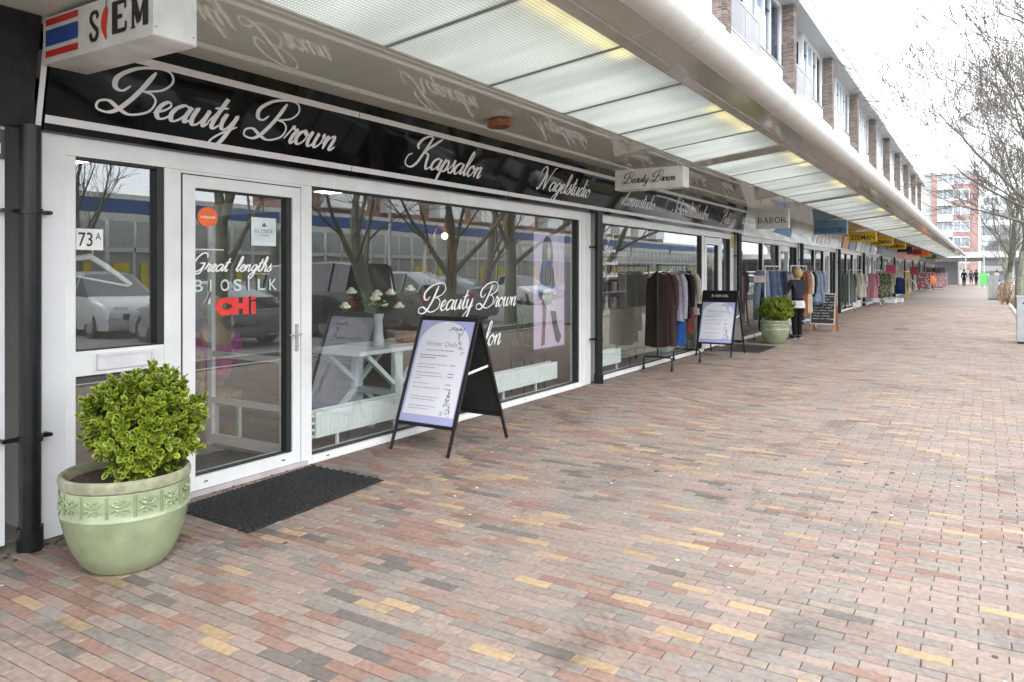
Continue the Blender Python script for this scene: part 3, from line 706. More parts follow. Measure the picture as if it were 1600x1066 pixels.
# door
dr = MB(); 
def dbar(a, b__, c, d): dr.box(-4.89, -4.752, a, b__, c, d)
dbar(3.262,3.36,.04,2.28); dbar(4.25,4.335,.04,2.28); dbar(3.36,4.25,.04,.135); dbar(3.36,4.25,2.195,2.28)
door = dr.build('door', M['frame'], t_)
b_ = MB()
for (a, b__, c, d) in ((3.254,3.2615,.03,2.289),(4.3355,4.3445,.03,2.289),(3.262,4.335,2.281,2.289)): b_.box(-4.80,-4.757,a,b__,c,d)
b_.build('door_gap', M['gasket'], t_)
dg = framed(door, 3.36, 4.25, .135, 2.195, xg=-4.80)
b_ = MB()
for yy in (3.43,4.14): b_.box(-4.7515,-4.748,yy,yy+.03,.085,.093)
b_.build('drain_cap', M['gasket'], door)
b_ = MB(); b_.box(-4.752,-4.742,4.275,4.305,.95,1.17); b_.tube([(-4.742,4.29,1.09),(-4.69,4.29,1.09),(-4.685,4.28,1.09),(-4.685,4.17,1.09)], .009, 8); b_.tube([(-4.742,4.29,1.0),(-4.73,4.29,1.0)], .01, 8)
b_.build('handle', M['alu'], door, smooth=True)
bx('threshold', pm('stone_threshold', (.5,.46,.46), .7, dirt=.4), t_, -4.9, -4.735, 3.2, 4.40, 0, .036)
# stickers on the door
b_ = MB(); b_.flat([(.085*cos(k*pi/16), .072*sin(k*pi/16)) for k in range(32)], [tuple(range(32))], (-4.795,3.492,1.995), Y, Z)
st_ = b_.build('sticker', pm('orange_sticker', (.85,.16,.04), .5), door)
b_ = MB(); letters(b_, 'treatwell', (-4.7945,3.43,1.985), Y, Z, .122, .022, bold=.01, off=.001); b_.build('lettering', M['white'], door)
b_ = MB(); b_.flat([(0,0),(.24,0),(.24,.22),(0,.22)], [(0,1,2,3)], (-4.795,3.878,1.80), Y, Z); b_.build('sticker', pm('pale_sticker', (.66,.74,.76), .6), door)
b_ = MB(); serif_word(b_, 'BLONDE', (-4.7945,3.905,1.90), Y, Z, .19, .03, off=.001); letters(b_, 'STUDIO', (-4.7945,3.95,1.875), Y, Z, .1, .012, off=.001)
b_.flat([(0,0),(.05,0),(.025,.035)], [(0,1,2)], (-4.7935,3.975,1.95), Y, Z); b_.build('lettering', pm('slate_print', (.08,.12,.15), .6), door)
b_ = MB(); script(b_, 'Great lengths', (-4.794,3.37,1.60), Y, Z, .70, sw=.26, vs=.85, even=True); letters(b_, 'The original', (-4.794,3.90,1.572), Y, Z, .15, .014, off=.001)
b_.flat([(0,0),(.26,0),(.26,.006),(0,.006)], [(0,1,2,3)], (-4.793,3.37,1.755), Y, Z)
b_.build('lettering', M['white'], door)
b_ = MB()
for k, ch in enumerate('BIOSILK'): letters(b_, ch, (-4.794, 3.375+k*.112+(.02 if ch == 'I' else 0), 1.452), Y, Z, .075 if ch != 'I' else .014, .088, bold=.012)
b_.build('lettering', pm('mint_vinyl', (.58,.68,.66), .5), door)
b_ = MB()
letters(b_, 'C', (-4.794,3.555,1.27), Y, Z, .15, .135, bold=.09); letters(b_, 'H', (-4.7935,3.70,1.272), Y, Z, .15, .13, bold=.09); letters(b_, 'I', (-4.793,3.872,1.272), Y, Z, .045, .095, bold=.0)
b_.flat([(0,0),(.045,0),(.045,.025),(0,.025)], [(0,1,2,3)], (-4.79,3.872,1.38), Y, Z)
b_.build('lettering', pm('red_vinyl', (.75,.04,.035), .5), door)

# post between the windows
t2 = thing('salon_shopfront', 'white framed salon shopfront behind the black clothes rack with a narrow door', 'shopfront', (XF, 13, 0))
b_ = MB(); fbar(b_, 9.442, 9.585, .0, 2.43, x1=-4.752); fbar(b_, 9.60, 9.73, .0, 2.43, x1=-4.755); b_.build('pilaster', M['frame'], t2)
b_ = MB(); fbar(b_, 9.93, 10.10, 0, 2.31); fbar(b_, 14.772, 14.90, 0, 2.31); fbar(b_, 9.93, 17.0, 2.312, 2.43, x1=-4.756); fbar(b_, 16.0, 16.12, 0, 2.31); fbar(b_, 16.75, 17.0, 0, 2.31)
b_.build('frame', M['frame'], t2)
b_ = MB(); fbar(b_, 10.10, 14.772, 0, .062, x1=-4.75); fbar(b_, 16.12, 16.75, 0, .3); b_.build('sill', M['frame'], t2)
p2 = framed(t2, 10.10, 14.772, .062, 2.31)
framed(t2, 16.12, 16.75, .3, 2.31)
dr = MB(); [dr.box(-4.89,-4.752,*q) for q in ((14.91,15.05,.04,2.29),(15.85,15.99,.04,2.29),(15.05,15.85,.04,.2),(15.05,15.85,2.15,2.29))]
d2 = dr.build('door', M['frame'], t2); framed(d2, 15.05, 15.85, .2, 2.15, xg=-4.80)
MB().tube([(-4.74,15.9,1.0),(-4.70,15.9,1.0),(-4.70,15.8,1.0)], .012, 8).build('handle', M['alu'], d2)
b_ = MB()
for k, wd_ in enumerate(['Nagels','Sugaring','Pedicure','Zonnebank'][:1]+['Pedicure','Zonnestudio','Nagelstudio']):
    script(b_, wd_, (-4.805,10.22,2.08-.19*k), Y, Z, .2+.035*len(wd_), sw=.26, vs=.62)
b_.build('lettering', M['white'], p2)
bx('notice', pm('yellow_notice', (.7,.55,.05), .5), t2, -4.755, -4.745, 16.8, 16.95, 2.12, 2.38)

# ================================================================== FASCIA SIGNS (tilted out at the top)
FB, FT = (-4.70, 2.432), (-4.575, 3.062)
sl = Vector((FT[0]-FB[0], 0, FT[1]-FB[1])); fh = sl.length; FV = sl.normalized()
def fpt(y, h): return Vector((FB[0], y, FB[1]))+FV*h
def fascia(name, label, cat_, y0, y1, cuts, m, stripes=True, group=None):
    t_ = thing(name, label, cat_, (-4.7, (y0+y1)/2, 2.43), group=group)
    edges = [y0]+cuts+[y1]
    for a, b__ in zip(edges[:-1], edges[1:]):
        o_, q_ = MB(), .03
        vs = []
        for y_ in (a+.002, b__-.002):
            p, r_ = fpt(y_, 0), fpt(y_, fh); n = Vector((-.2,0,.0))
            vs += [p, r_, r_+Vector((-.3,0,0)), p+Vector((-.05,0,0))]
        o_.add(vs, [(0,1,2,3),(7,6,5,4),(0,4,5,1),(1,5,6,2),(2,6,7,3),(3,7,4,0)])
        o_.build('sign_panel', m, t_)
        if stripes:
            for h in (.045, .51):
                s_ = MB(); s_.flat([(0,0),(b__-a-.006,0),(b__-a-.006,.047),(0,.047)], [(0,1,2,3)], fpt(a+.003, h), Y, FV, off=.003); s_.build('stripe', M['silver'], t_)
    return t_
fs_ = fascia('fascia_sign', 'black salon fascia with silver stripes and large script Beauty Brown above the door', 'shop sign', 2.31, 17.46, [4.855,7.42,10.15,12.5,15.4], M['fascia'])
for wd_, y0, w, h in (('Beauty Brown',2.60,2.02,.215),('Kapsalon',5.54,1.27,.21),('Nagelstudio',8.02,1.48,.215),('Zonnestudio',10.6,1.35,.215),('Schoonheidssalon',12.75,2.05,.215),('Pedicure',15.65,1.1,.215)):
    b_ = MB(); script(b_, wd_, fpt(y0, h-.025), Y, FV, w, sw=.23, off=.004, vs=.84); b_.build('lettering', M['silver'], fs_)
fascia('fascia_sign', 'plain charcoal fascia at the far left edge above the first downpipe', 'shop sign', -4, 2.245, [], M['charcoal'], stripes=False)
edge = MB(); edge.beam(fpt(2.28,0)+Vector((0,0,0)), fpt(2.28,fh), .03, .006, up=(1,0,0)); edge.build('edge_trim', M['silver'], fs_)

# remaining fascias
FG = pm('fascia_light', (.5,.5,.48), .15, coat=.3, bump=.05, bscale=2)
fdat = [(17.5,24.0,'light grey glossy fascia next to the salon with a blue logo'),(24.0,31.0,'grey fascia with white lettering shapes before the yellow signs'),(31.0,38.0,'grey fascia with orange and blue boards above the pink coats'),
        (38.0,45.0,'grey fascia with dark boards past the camouflage coats'),(45.0,52.0,'dark fascia above the buggy display'),(52.0,59.0,'red trimmed fascia above the pram shop'),(59.0,66.0,'orange banner fascia in the far shops'),
        (66.0,73.0,'yellow fascia in the far shops'),(73.0,80.0,'dark green fascia in the far shops'),(80.0,97.5,'brown fascia at the far end of the canopy')]
fcol = [FG, FG, FG, FG, pm('fascia_black2', (.03,.03,.03), .3), pm('fascia_red', (.35,.06,.05), .4), pm('fascia_orange', (.6,.18,.05), .4), pm('fascia_yellow', (.5,.4,.08), .4), pm('fascia_green', (.05,.1,.06), .4), pm('fascia_brown', (.12,.09,.07), .5)]
fobj = []
for (a, b__, lab), m_ in zip(fdat, fcol):
    fobj.append(fascia('fascia_sign', lab, 'shop sign', a, b__-.02, [], m_, stripes=False))
b_ = MB(); b_.flat([(0,.10),(2.3,.02),(2.3,.30),(.7,.26)], [(0,1,2,3)], fpt(20.2,.1), Y, FV, off=.004); b_.build('logo', pm('logo_blue', (.12,.3,.6), .4), fobj[0])
b_ = MB()
for k in range(5): b_.flat([(0,0),(.3,0),(.38,.36),(.08,.36)], [(0,1,2,3)], fpt(25.6+k*.75,.12), Y, FV, off=.004)
b_.build('lettering', M['white'], fobj[1])
for (y0, w, c, nm, fi) in ((31.6,1.5,(.75,.3,.03),'orange_board',2),(33.4,1.6,(.15,.3,.6),'blue_board',2),(35.4,1.2,(.75,.77,.8),'white_board',2),(40.2,1.5,(.62,.6,.72),'lilac_board',3),(43.0,2.0,(.02,.02,.02),'black_board',3)):
    b_ = MB(); b_.flat([(0,0),(w,0),(w,.5),(0,.5)], [(0,1,2,3)], fpt(y0,.06), Y, FV, off=.02); b_.build('board', pm(nm, c, .4), fobj[fi])

# ================================================================== HANGING SIGNS
# Thai flag box sign
t_ = thing('hanging_sign', 'white box sign with red and blue flag stripes and SIEM written beside a red pepper', 'shop sign', (-4.05, 2.38, 2.78), group='box signs hanging under the canopy')
b_ = MB().box(-4.585,-3.535,2.255,2.505,2.785,3.05); b_.build('sign_box', pm('sign_white', (.72,.71,.68), .3, coat=.3), t_)
b_ = MB(); b_.box(-3.533,-3.528,2.258,2.502,2.79,3.05); b_.build('end_cap', pm('cap_white', (.8,.8,.8), .3), t_)
b_ = MB()
for (yy, zz) in ((2.272,2.83),(2.485,2.83)): b_.tube([(-3.528,yy,zz),(-3.522,yy,zz)], .006, 8)
b_.build('screw', M['alu'], t_)
SO = (-4.585, 2.254, 2.785); NY = (1,0,0)
def fx(mb, pts, m=0, off=.002): mb.flat(pts, [tuple(range(len(pts)))], SO, X, Z, m, off)
for nm, col, z0, z1 in (('stripe',(.6,.03,.03),.035,.072),('stripe',(.03,.08,.3),.098,.19),('stripe',(.6,.03,.03),.215,.252)):
    b_ = MB(); fx(b_, [(.03,z0),(.37,z0),(.37,z1),(.03,z1)]); b_.build(nm, pm('flag_red' if col[0] > .1 else 'flag_blue', col, .4), t_)
b_ = MB(); serif_word(b_, 'S', (-4.585+.47, 2.254, 2.785+.055), X, Z, .12, .155, off=.002, wt_=1.35); serif_word(b_, 'EM', (-4.585+.68, 2.254, 2.785+.06), X, Z, .35, .165, off=.002, wt_=1.35)
b_.build('lettering', pm('print_black',(0,0,0)), t_)
pp = cat([(.635,.215),(.605,.17),(.60,.11),(.64,.045),(.65,.05),(.645,.10),(.655,.16),(.66,.21),(.635,.215)], 4)
b_ = MB(); fx(b_, pp, off=.003); b_.build('pepper', pm('pepper_red', (.75,.04,.02), .35), t_)
b_ = MB(); fx(b_, [(.638,.21),(.645,.21),(.655,.25),(.645,.25)], off=.004); b_.build('pepper_stem', pm('pepper_green', (.05,.2,.1), .5), t_)

def hsign(label, y0, x0, x1, z0, z1, th, mbox, draw, mt, hang=3.1, name='hanging_sign'):
    t_ = thing(name, label, 'shop sign', ((x0+x1)/2, y0, z0), group='box signs hanging under the canopy')
    MB().box(x0,x1,y0,y0+th,z0,z1).build('sign_box', mbox, t_)
    if hang and z1 < hang-.02:
        b_ = MB()
        for xx in (x0+.1, x1-.1): b_.box(xx-.008,xx+.008,y0+th/2-.008,y0+th/2+.008,z1,hang)
        b_.build('hanger', M['alu'], t_)
    if draw:
        b_ = MB(); draw(b_); b_.build('lettering', mt, t_)
    return t_
mk = pm('print_black',(0,0,0)); msw = pm('sign_white',(0,0,0))
BBs = hsign('white box sign with small black script Beauty Brown hanging below the soffit', 9.56, -4.3, -3.345, 2.71, 2.985, .25, msw, lambda b: script(b, 'Beauty Brown', (-4.2,9.56,2.80), X, Z, .76, sw=.27, off=.002), mk)
MB().box(-3.343,-3.338,9.563,9.807,2.715,2.98).build('end_cap', pm('cap_white',(0,0,0)), BBs)
hsign('white box sign reading BABOR hanging past the black fascia', 17.13, -4.3, -3.60, 2.54, 2.97, .12, pm('sign_pale', (.62,.61,.57), .3), lambda b: serif_word(b, 'BABOR', (-4.27,17.13,2.66), X, Z, .62, .13, off=.002, wt_=1.1), mk)
hsign('teal grey box sign with blue words WASSEN & STOMEN', 23.85, -4.3, -3.385, 2.70, 3.10, .2, pm('sign_teal', (.18,.33,.4), .35), lambda b: letters(b, 'WASSEN & STOMEN', (-4.27,23.85,2.74), X, Z, .85, .15, bold=.02, off=.003), pm('blue_print', (.02,.07,.3), .4))
zy = pm('zeeman_yellow', (.8,.52,.02), .35)
for y_, x0, x1, z0, z1, nn_ in ((30.74,-4.3,-3.36,2.70,3.07,'nearest'),(37.6,-4.3,-3.44,2.76,3.11,'middle'),(44.6,-4.3,-3.48,2.77,3.11,'farthest')):
    hsign('yellow box sign with black ZEEMAN, %s of the three yellow signs' % nn_, y_, x0, x1, z0, z1, .2, zy, lambda b, x0=x0, x1=x1, z0=z0, y_=y_: letters(b, 'ZEEMAN', (x0+.06,y_,z0+.07), X, Z, x1-x0-.12, .17, bold=.015, off=.003), mk)
for y_, w, c, lab in ((49.5,.8,(.02,.02,.02),'small black box sign hanging behind the yellow signs'),(56.0,.9,(.25,.02,.03),'dark red box sign hanging above the buggies'),(61.5,1.0,(.8,.15,.03),'bright orange red box sign hanging deep under the canopy'),(68.5,.8,(.5,.45,.05),'olive yellow box sign hanging deep under the canopy'),(75.5,.8,(.06,.16,.08),'dark green box sign near the far end of the canopy'),(84,.8,(.5,.5,.45),'pale box sign at the far end of the canopy')):
    hsign(lab, y_, -4.3, -4.3+w, 2.72, 3.03, .2, pm('sign_c%d' % int(y_), c, .4), None, None)

# ================================================================== OTHER SHOP FRONTS
mdk = pm('far_frame_grey', (.5,.52,.52), .45, var=.05)
labs = ['white framed shopfront behind the rack of jeans', 'white framed shopfront beside the chalkboard', 'shopfront behind the pink and camouflage coats', 'grey shopfront with white posters past the coats', 'shopfront behind the blue buggy', 'shopfront beside the tall wheel display', 'far shopfront behind the red stand', 'far shopfront behind the orange display', 'farthest shopfront before the square']
for i, (a, lab) in enumerate(zip(PIPES[2:-1]+[73.0], labs)):
    if i >= 9: break
    b1 = PIPES[3+i] if 3+i < len(PIPES) else a+7
    t_ = thing('shopfront', lab, 'shopfront', (XF, (a+b1)/2, 0), group='shop fronts along the arcade')
    fm = M['frame'] if i < 3 else mdk
    a0, b0 = a+.13, b1-.13; d0 = a0+(4.3 if i == 0 else 4.2); d1 = d0+1.05
    b_ = MB(); fbar(b_, a0, b0, 2.312, 2.43, x1=-4.756)
    for yy in (a0, a0+2.4, d0-.1, d1, b0-.1): fbar(b_, yy, yy+.09, 0, 2.31)
    fbar(b_, a0+.09, d0-.1, 0, .07, x1=-4.752); fbar(b_, d1+.09, b0-.1, 0, .3, x1=-4.754)
    b_.build('frame', fm, t_)
    for (p, q, z0) in ((a0+.09, a0+2.4, .07), (a0+2.49, d0-.1, .07), (d1+.09, b0-.1, .3)): framed(t_, p, q, z0, 2.31, gk=(i < 3))
    dr = MB(); [dr.box(-4.89,-4.752,*q) for q in ((d0,d0+.1,.03,2.3),(d1-.1,d1-.005,.03,2.3),(d0+.1,d1-.1,.03,.2),(d0+.1,d1-.1,2.15,2.3))]
    dd = dr.build('door', fm, t_); framed(dd, d0+.1, d1-.1, .2, 2.15, xg=-4.80, gk=False)
    if i == 3:
        b_ = MB(); b_.box(-4.84,-4.83,a0+1.0,a0+2.3,1.3,1.9); b_.build('poster', pm('paper_white',(0,0,0)), t_)
bx('wall', pm('end_wall', (.4,.39,.38), .8), thing('shop_end_wall', 'grey closed wall of the last shops under the canopy end', 'wall', (XF, 90, 0)), -5.0, -4.76, 80.2, 98, 0, 2.43)

# ================================================================== INTERIORS
rm = thing('shop_interior', 'dim rooms seen through the shop windows with grey floor and pale walls', 'room', (-7, 20, 0))
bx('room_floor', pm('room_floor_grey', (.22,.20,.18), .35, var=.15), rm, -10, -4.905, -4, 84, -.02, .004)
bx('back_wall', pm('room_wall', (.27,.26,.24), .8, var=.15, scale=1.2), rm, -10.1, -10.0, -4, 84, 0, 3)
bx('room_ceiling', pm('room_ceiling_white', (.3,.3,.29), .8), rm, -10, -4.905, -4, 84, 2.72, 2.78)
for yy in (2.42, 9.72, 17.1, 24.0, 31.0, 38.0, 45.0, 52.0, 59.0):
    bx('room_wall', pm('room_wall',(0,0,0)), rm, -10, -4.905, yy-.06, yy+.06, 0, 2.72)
rj = random.Random(5)
for k, yy in enumerate((4.0, 7.5, 11.5, 15.0)):  # glowing ceiling panels added to brighten the salon rooms
    cl_ = thing('ceiling_fill_light', 'added fill light on the salon ceiling, '+['by the entrance','behind the table','behind the clothes rack','by the narrow door'][k], 'light', (-7.2, yy, 2.7), group='added fill lights on the salon ceiling')
    bx('fill_housing', pm('housing_white', (.7,.7,.7), .5), cl_, -7.85, -6.55, yy-.17, yy+.17, 2.695, 2.72)
    bx('fill_diffuser', pm('ceiling_fill_glow', (1,1,1), .5, emit=(1,.93,.82), estr=3), cl_, -7.8, -6.6, yy-.14, yy+.14, 2.685, 2.694)
def shelf(label, x, y0, y1, n, cols, rz=0):
    t_ = thing('display_shelf', label, 'shelf', (x, (y0+y1)/2, 0))
    b_ = MB(); b_.box(x-.18,x-.16,y0,y1,0,2.0); b_.box(x-.16,x+.16,y0,y0+.03,0,2.0); b_.box(x-.16,x+.16,y1-.03,y1,0,2.0)
    for k in range(n): z = .1+k*1.8/(n-1); b_.box(x-.16,x+.16,y0+.03,y1-.03,z,z+.025)
    b_.build('rack', pm('shelf_white', (.55,.55,.53), .6), t_)
    mats = [pm('ware_%d' % i, c, .5) for i, c in enumerate(cols)]
    b_ = MB()
    for k in range(n-1):
        z = .126+k*1.8/(n-1); yy = y0+.06
        while yy < y1-.14:
            w = rj.uniform(.04,.1); h = rj.uniform(.1,.26); b_.box(x-.1,x+.08,yy,yy+w,z,z+h, rj.randrange(len(mats))); yy += w+rj.uniform(.01,.07)
    b_.build('bottles', mats, t_)
cs = [(.5,.5,.5),(.05,.05,.05),(.5,.3,.15),(.2,.25,.35),(.6,.55,.45),(.3,.08,.08)]
shelf('white shelf of small bottles inside the second salon window by the downpipe', -6.3, 12.9, 14.2, 6, cs)
for i in range(6):
    y0 = 18+7*i if i else 18.0
    t_ = thing('stock_rail', 'rail of clothes inside the %s shop past the salon' % ['first','second','third','fourth','fifth','sixth'][i], 'clothes rail', (-6.4, y0+3, 0))
    for (xx, nm) in ((-6.4,'a'),(-7.8,'b')):
        b_ = MB(); yy = y0+.5
        while yy < y0+5.6: w = rj.uniform(.05,.12); b_.box(xx-.24,xx+.24,yy,yy+w,rj.uniform(.45,.8),1.45, rj.randrange(6)); yy += w+.02
        b_.build('clothes', [pm('ware_%d' % k, (0,0,0)) for k in range(6)], t_)
        MB().box(xx-.02,xx+.02,y0+.4,y0+5.8,1.5,1.53).build('rail', M['alu'], t_)

# radiators
def radiator(label, y0, y1, x=-4.98):
    t_ = thing('radiator', label, 'radiator', (x, (y0+y1)/2, .1), group='low radiators behind the salon window')
    b_ = MB(); b_.box(x-.02,x,y0,y1,.13,.36); b_.box(x-.12,x-.10,y0,y1,.13,.36); yy = y0+.05
    while yy < y1-.05: b_.box(x,x+.008,yy,yy+.028,.16,.33); yy += .055
    b_.build('panel', M['radiator'], t_)
    b_ = MB(); 
    for k in range(3):
        for z in (.14,.2,.26,.32): b_.tube([(x-.11+k*.04,y0-.03,z),(x-.11+k*.04,y0+.0,z+.0)], .014, 6)
    yy = y0+.3
    while yy < y1: b_.box(x-.07,x-.05,yy,yy+.03,0,.13); yy += .8
    b_.build('fin', M['radiator'], t_)
radiator('low white radiator under the table in the salon window', 4.72, 7.05)
radiator('low white radiator under the plant stand in the salon window', 7.55, 9.15)
radiator('low white radiator behind the second salon window by the downpipe', 10.15, 11.3)

# table, vase, flowers, basket
t_ = thing('side_table', 'pale blue grey wooden table with crossed braces behind the salon window', 'table', (-5.5, 6.15, 0))
bx('table_top', M['bluegrey'], t_, -5.95, -5.2, 5.5, 6.85, .76, .80)
for yy in (6.15,):
    for xx in (-5.28, -5.85):
        b_ = MB(); b_.box(xx-.03,xx+.03,yy-.06,yy+.06,0,.76); b_.build('leg', M['bluegrey'], t_)
        for s_ in (-1, 1):
            b_ = MB(); b_.beam((xx,yy+s_*.06,.42),(xx,yy+s_*.48,.755),.045,.05,up=(1,0,0)); b_.beam((xx,yy+s_*.06,.3),(xx,yy+s_*.42,.03),.045,.05,up=(1,0,0)); b_.build('brace', M['bluegrey'], t_)
bx('foot_rail', M['bluegrey'], t_, -5.82, -5.31, 6.1, 6.2, .28, .34)
t_ = thing('vase', 'tall pale vase with white flowers on the salon table', 'vase', (-5.45, 6.05, .8))
MB().lathe([(.05,.8),(.065,.82),(.05,.95),(.045,1.08),(.06,1.15)], -5.45, 6.05, 16).build('vessel', pm('vase_white', (.6,.62,.66), .25), t_, smooth=True)
b_ = MB(); fl = MB(); rf = random.Random(9)
for k in range(17):
    a = rf.uniform(0,6.28); r_ = rf.uniform(.05,.42); tip = Vector((-5.45+.6*r_*cos(a), 6.05+r_*sin(a)*1.1, 1.15+rf.uniform(.08,.3)-r_*.12))
    b_.tube([(-5.45,6.05,1.12), ((-5.45+tip.x)/2,(6.05+tip.y)/2,tip.z-.03), tip], .004, 4)
    for q in range(3): c = tip+Vector((rf.uniform(-.07,.07),rf.uniform(-.07,.07),rf.uniform(-.06,0))); b_.add([c, c+Vector((.02,.05,.02)), c+Vector((0,.1,0)), c+Vector((-.02,.05,-.01))], [(0,1,2,3)])
    if k % 2 == 0:
        for q in range(7):
            aa = q*2*pi/7; fl.ball(tip+Vector((cos(aa)*.03, sin(aa)*.03, .005)), .032, 6, sc=(1,1,.7))
        fl.ball(tip+Vector((0,0,.02)), .036, 8)
b_.build('stems', pm('stem_green', (.08,.12,.04), .8), t_); fl.build('blossoms', pm('petal_white', (.92,.9,.7), .8), t_)
t_ = thing('wicker_basket', 'round wicker basket on the salon table behind the A-frame', 'basket', (-5.5, 6.55, .8))
MB().lathe([(.11,.80),(.15,.83),(.16,.9),(.15,.92),(.12,.915)], -5.5, 6.6, 20, fn=lambda a, z: .006*sin(a*16+z*160)).build('basket_body', pm('wicker', (.35,.2,.09), .8, var=.4, scale=50, bump=.6), t_)
# poster
t_ = thing('fashion_poster', 'tall pink poster of a model in denim jacket hanging at the right of the window', 'poster', (-4.87, 8.73, .5))
b_ = MB(); b_.box(-4.875,-4.865,8.32,9.14,.60,2.10); b_.build('print_sheet', pm('poster_pink', (.66,.54,.70), .6, var=.12, scale=1.5), t_)
b_ = MB().box(-4.88,-4.855,8.31,9.15,.555,.60); b_.build('weight_bar', pm('poster_bar', (.06,.05,.06), .6), t_)
def fig(pts, nm, c, off):
    b_ = MB(); b_.flat([(p[0]*.82, p[1]*1.5) for p in pts], [tuple(range(len(pts)))], (-4.865, 8.32, .60), Y, Z, off=off); b_.build('print_shape', pm(nm, c, .6, var=.35, scale=14), t_)
fig(cat([(.40,.98),(.27,.9),(.25,.72),(.3,.62),(.5,.6),(.6,.75),(.56,.93),(.40,.98)]), 'print_hair', (.05,.035,.035), .002)
fig(cat([(.46,.92),(.41,.85),(.44,.77),(.51,.77),(.54,.86),(.46,.92)]), 'print_skin', (.5,.34,.29), .003)
fig([(.25,.76),(.42,.77),(.52,.76),(.62,.68),(.68,.53),(.5,.5),(.2,.5),(.16,.62)], 'print_denim', (.035,.06,.18), .0035)
fig([(.2,.5),(.45,.51),(.66,.5),(.72,.32),(.60,.30),(.45,.33),(.3,.4)], 'print_white', (.66,.66,.66), .004)
fig([(.2,.48),(.34,.46),(.38,.35),(.33,.03),(.22,.02),(.27,.3)], 'print_skirt', (.16,.07,.11), .0035)
fig([(.52,.32),(.7,.31),(.74,.2),(.88,.08),(.8,.02),(.7,.04),(.6,.18)], 'print_boot', (.04,.04,.07), .0045)
fig(cat([(.22,.6),(.1,.5),(.2,.42),(.28,.5),(.22,.6)]), 'print_sleeve', (.05,.08,.22), .005)
# plant on stand
t_ = thing('plant_stand', 'black metal planter on thin legs with a spiky green plant', 'plant stand', (-5.2, 8.75, 0))
bx('planter_box', pm('planter_grey', (.07,.06,.065), .5), t_, -5.32, -5.08, 8.45, 9.02, .42, .62)
for xx in (-5.3,-5.1):
    for yy in (8.47, 9.0): bx('leg', M['black'], t_, xx-.008, xx+.008, yy-.008, yy+.008, 0, .42)
b_ = MB()
for k in range(90):
    a = rf.uniform(0,6.28); r_ = rf.uniform(.0,.22); h = rf.uniform(.35,.7); bs = Vector((-5.2+rf.uniform(-.07,.07), 8.73+rf.uniform(-.15,.15), .6)); tp = bs+Vector((r_*cos(a), r_*sin(a), h)); md = (bs+tp)/2+Vector((0,0,.06)); w = Vector((0,.009,0))
    b_.add([bs-w, bs+w, md+w, tp, md-w], [(0,1,2,3,4)])
b_.build('leaves', pm('plant_green', (.08,.2,.03), .6, var=.4), t_)
# lamp on slim stand and glowing pendant
t_ = thing('stool', 'dark round stool on a thin pole inside the salon window', 'stool', (-5.7, 7.95, 0))
MB().lathe([(.14,.93),(.19,.96),(.19,1.02),(.12,1.03)], -5.7, 7.95, 20).build('seat', pm('dark_leather', (.06,.045,.04), .5), t_, smooth=True)
MB().tube([(-5.7,7.95,.02),(-5.7,7.95,.93)], .02, 8).build('pole', M['black'], t_); MB().lathe([(.2,0.005),(.19,.025)], -5.7, 7.95, 20).build('base', M['black'], t_)
t_ = thing('wall_lamp', 'glowing warm lamp on a tall wooden mirror frame inside the salon', 'lamp', (-6.6, 8.6, 1.8))
MB().ball((-6.5,8.6,2.1), .045, 12).build('bulb', pm('warm_bulb', (1,.8,.5), .5, emit=(1,.62,.25), estr=9), t_)
b_ = MB(); b_.tube([(-6.6,8.35,1.35),(-6.6,8.3,1.8),(-6.6,8.45,2.2),(-6.6,8.6,2.3),(-6.6,8.75,2.2),(-6.6,8.9,1.8),(-6.6,8.85,1.35)], .05, 8); b_.build('mirror_frame', pm('warm_wood', (.12,.075,.05), .5), t_, smooth=True)
MB().tube([(-6.6,8.6,2.3),(-6.6,8.6,2.72)], .01, 6).build('cord', M['black'], t_)
# inner glazed leaf behind the door
t_ = thing('inner_door_leaf', 'white glazed door leaf with cross bars standing open inside the salon entrance', 'door', (-5.4, 4.36, 0))
b_ = MB(); yy = 4.33
for (p, q, z0, z1) in ((-5.95,-5.89,.06,2.2),(-5.00,-4.94,.06,2.2),(-5.89,-5.0,.06,.14),(-5.89,-5.0,.42,.47),(-5.89,-5.0,.83,.88),(-5.89,-5.0,2.1,2.2)): b_.box(p,q,yy,yy+.04,z0,z1)
b_.build('leaf_frame', M['frame'], t_)
MB().add([(-5.89,yy+.02,.14),(-5.0,yy+.02,.14),(-5.0,yy+.02,2.1),(-5.89,yy+.02,2.1)], [(0,1,2,3)]).build('pane', M['glass'], t_)
t_ = thing('clothes_hanger', 'white clothes hanger hooked inside the window under the number 73A', 'hanger', (-4.93, 2.72, 1.6))
b_ = MB(); b_.tube([(-4.93,2.70,1.74),(-4.93,2.72,1.76),(-4.93,2.73,1.72),(-4.93,2.71,1.69)], .006, 6); b_.tube([(-4.93,2.45,1.62),(-4.93,2.60,1.68),(-4.93,2.71,1.695),(-4.93,2.82,1.63),(-4.93,2.99,1.51)], [.012,.018,.02,.02,.014], 8); b_.tube([(-4.93,2.46,1.60),(-4.93,2.97,1.50)], .007, 6)
b_.build('hanger_frame', pm('hanger_white', (.75,.76,.76), .4), t_, smooth=True)
# sofa behind second window
t_ = thing('sofa', 'pale beige sofa seen through the second salon window', 'sofa', (-5.9, 12.2, 0))
bx('seat', pm('sofa_beige', (.42,.4,.34), .9), t_, -6.3, -5.5, 10.6, 13.9, .1, .45); bx('backrest', pm('sofa_beige',(0,0,0)), t_, -5.49, -5.28, 10.6, 13.9, .1, .95)
t_ = thing('light_box', 'pale green glass cabinet behind the second salon window', 'cabinet', (-5.4, 14.2, 0))
bx('cabinet_body', pm('mint_cabinet', (.45,.6,.56), .3), t_, -5.9, -5.2, 14.0, 14.7, 0.02, .9)

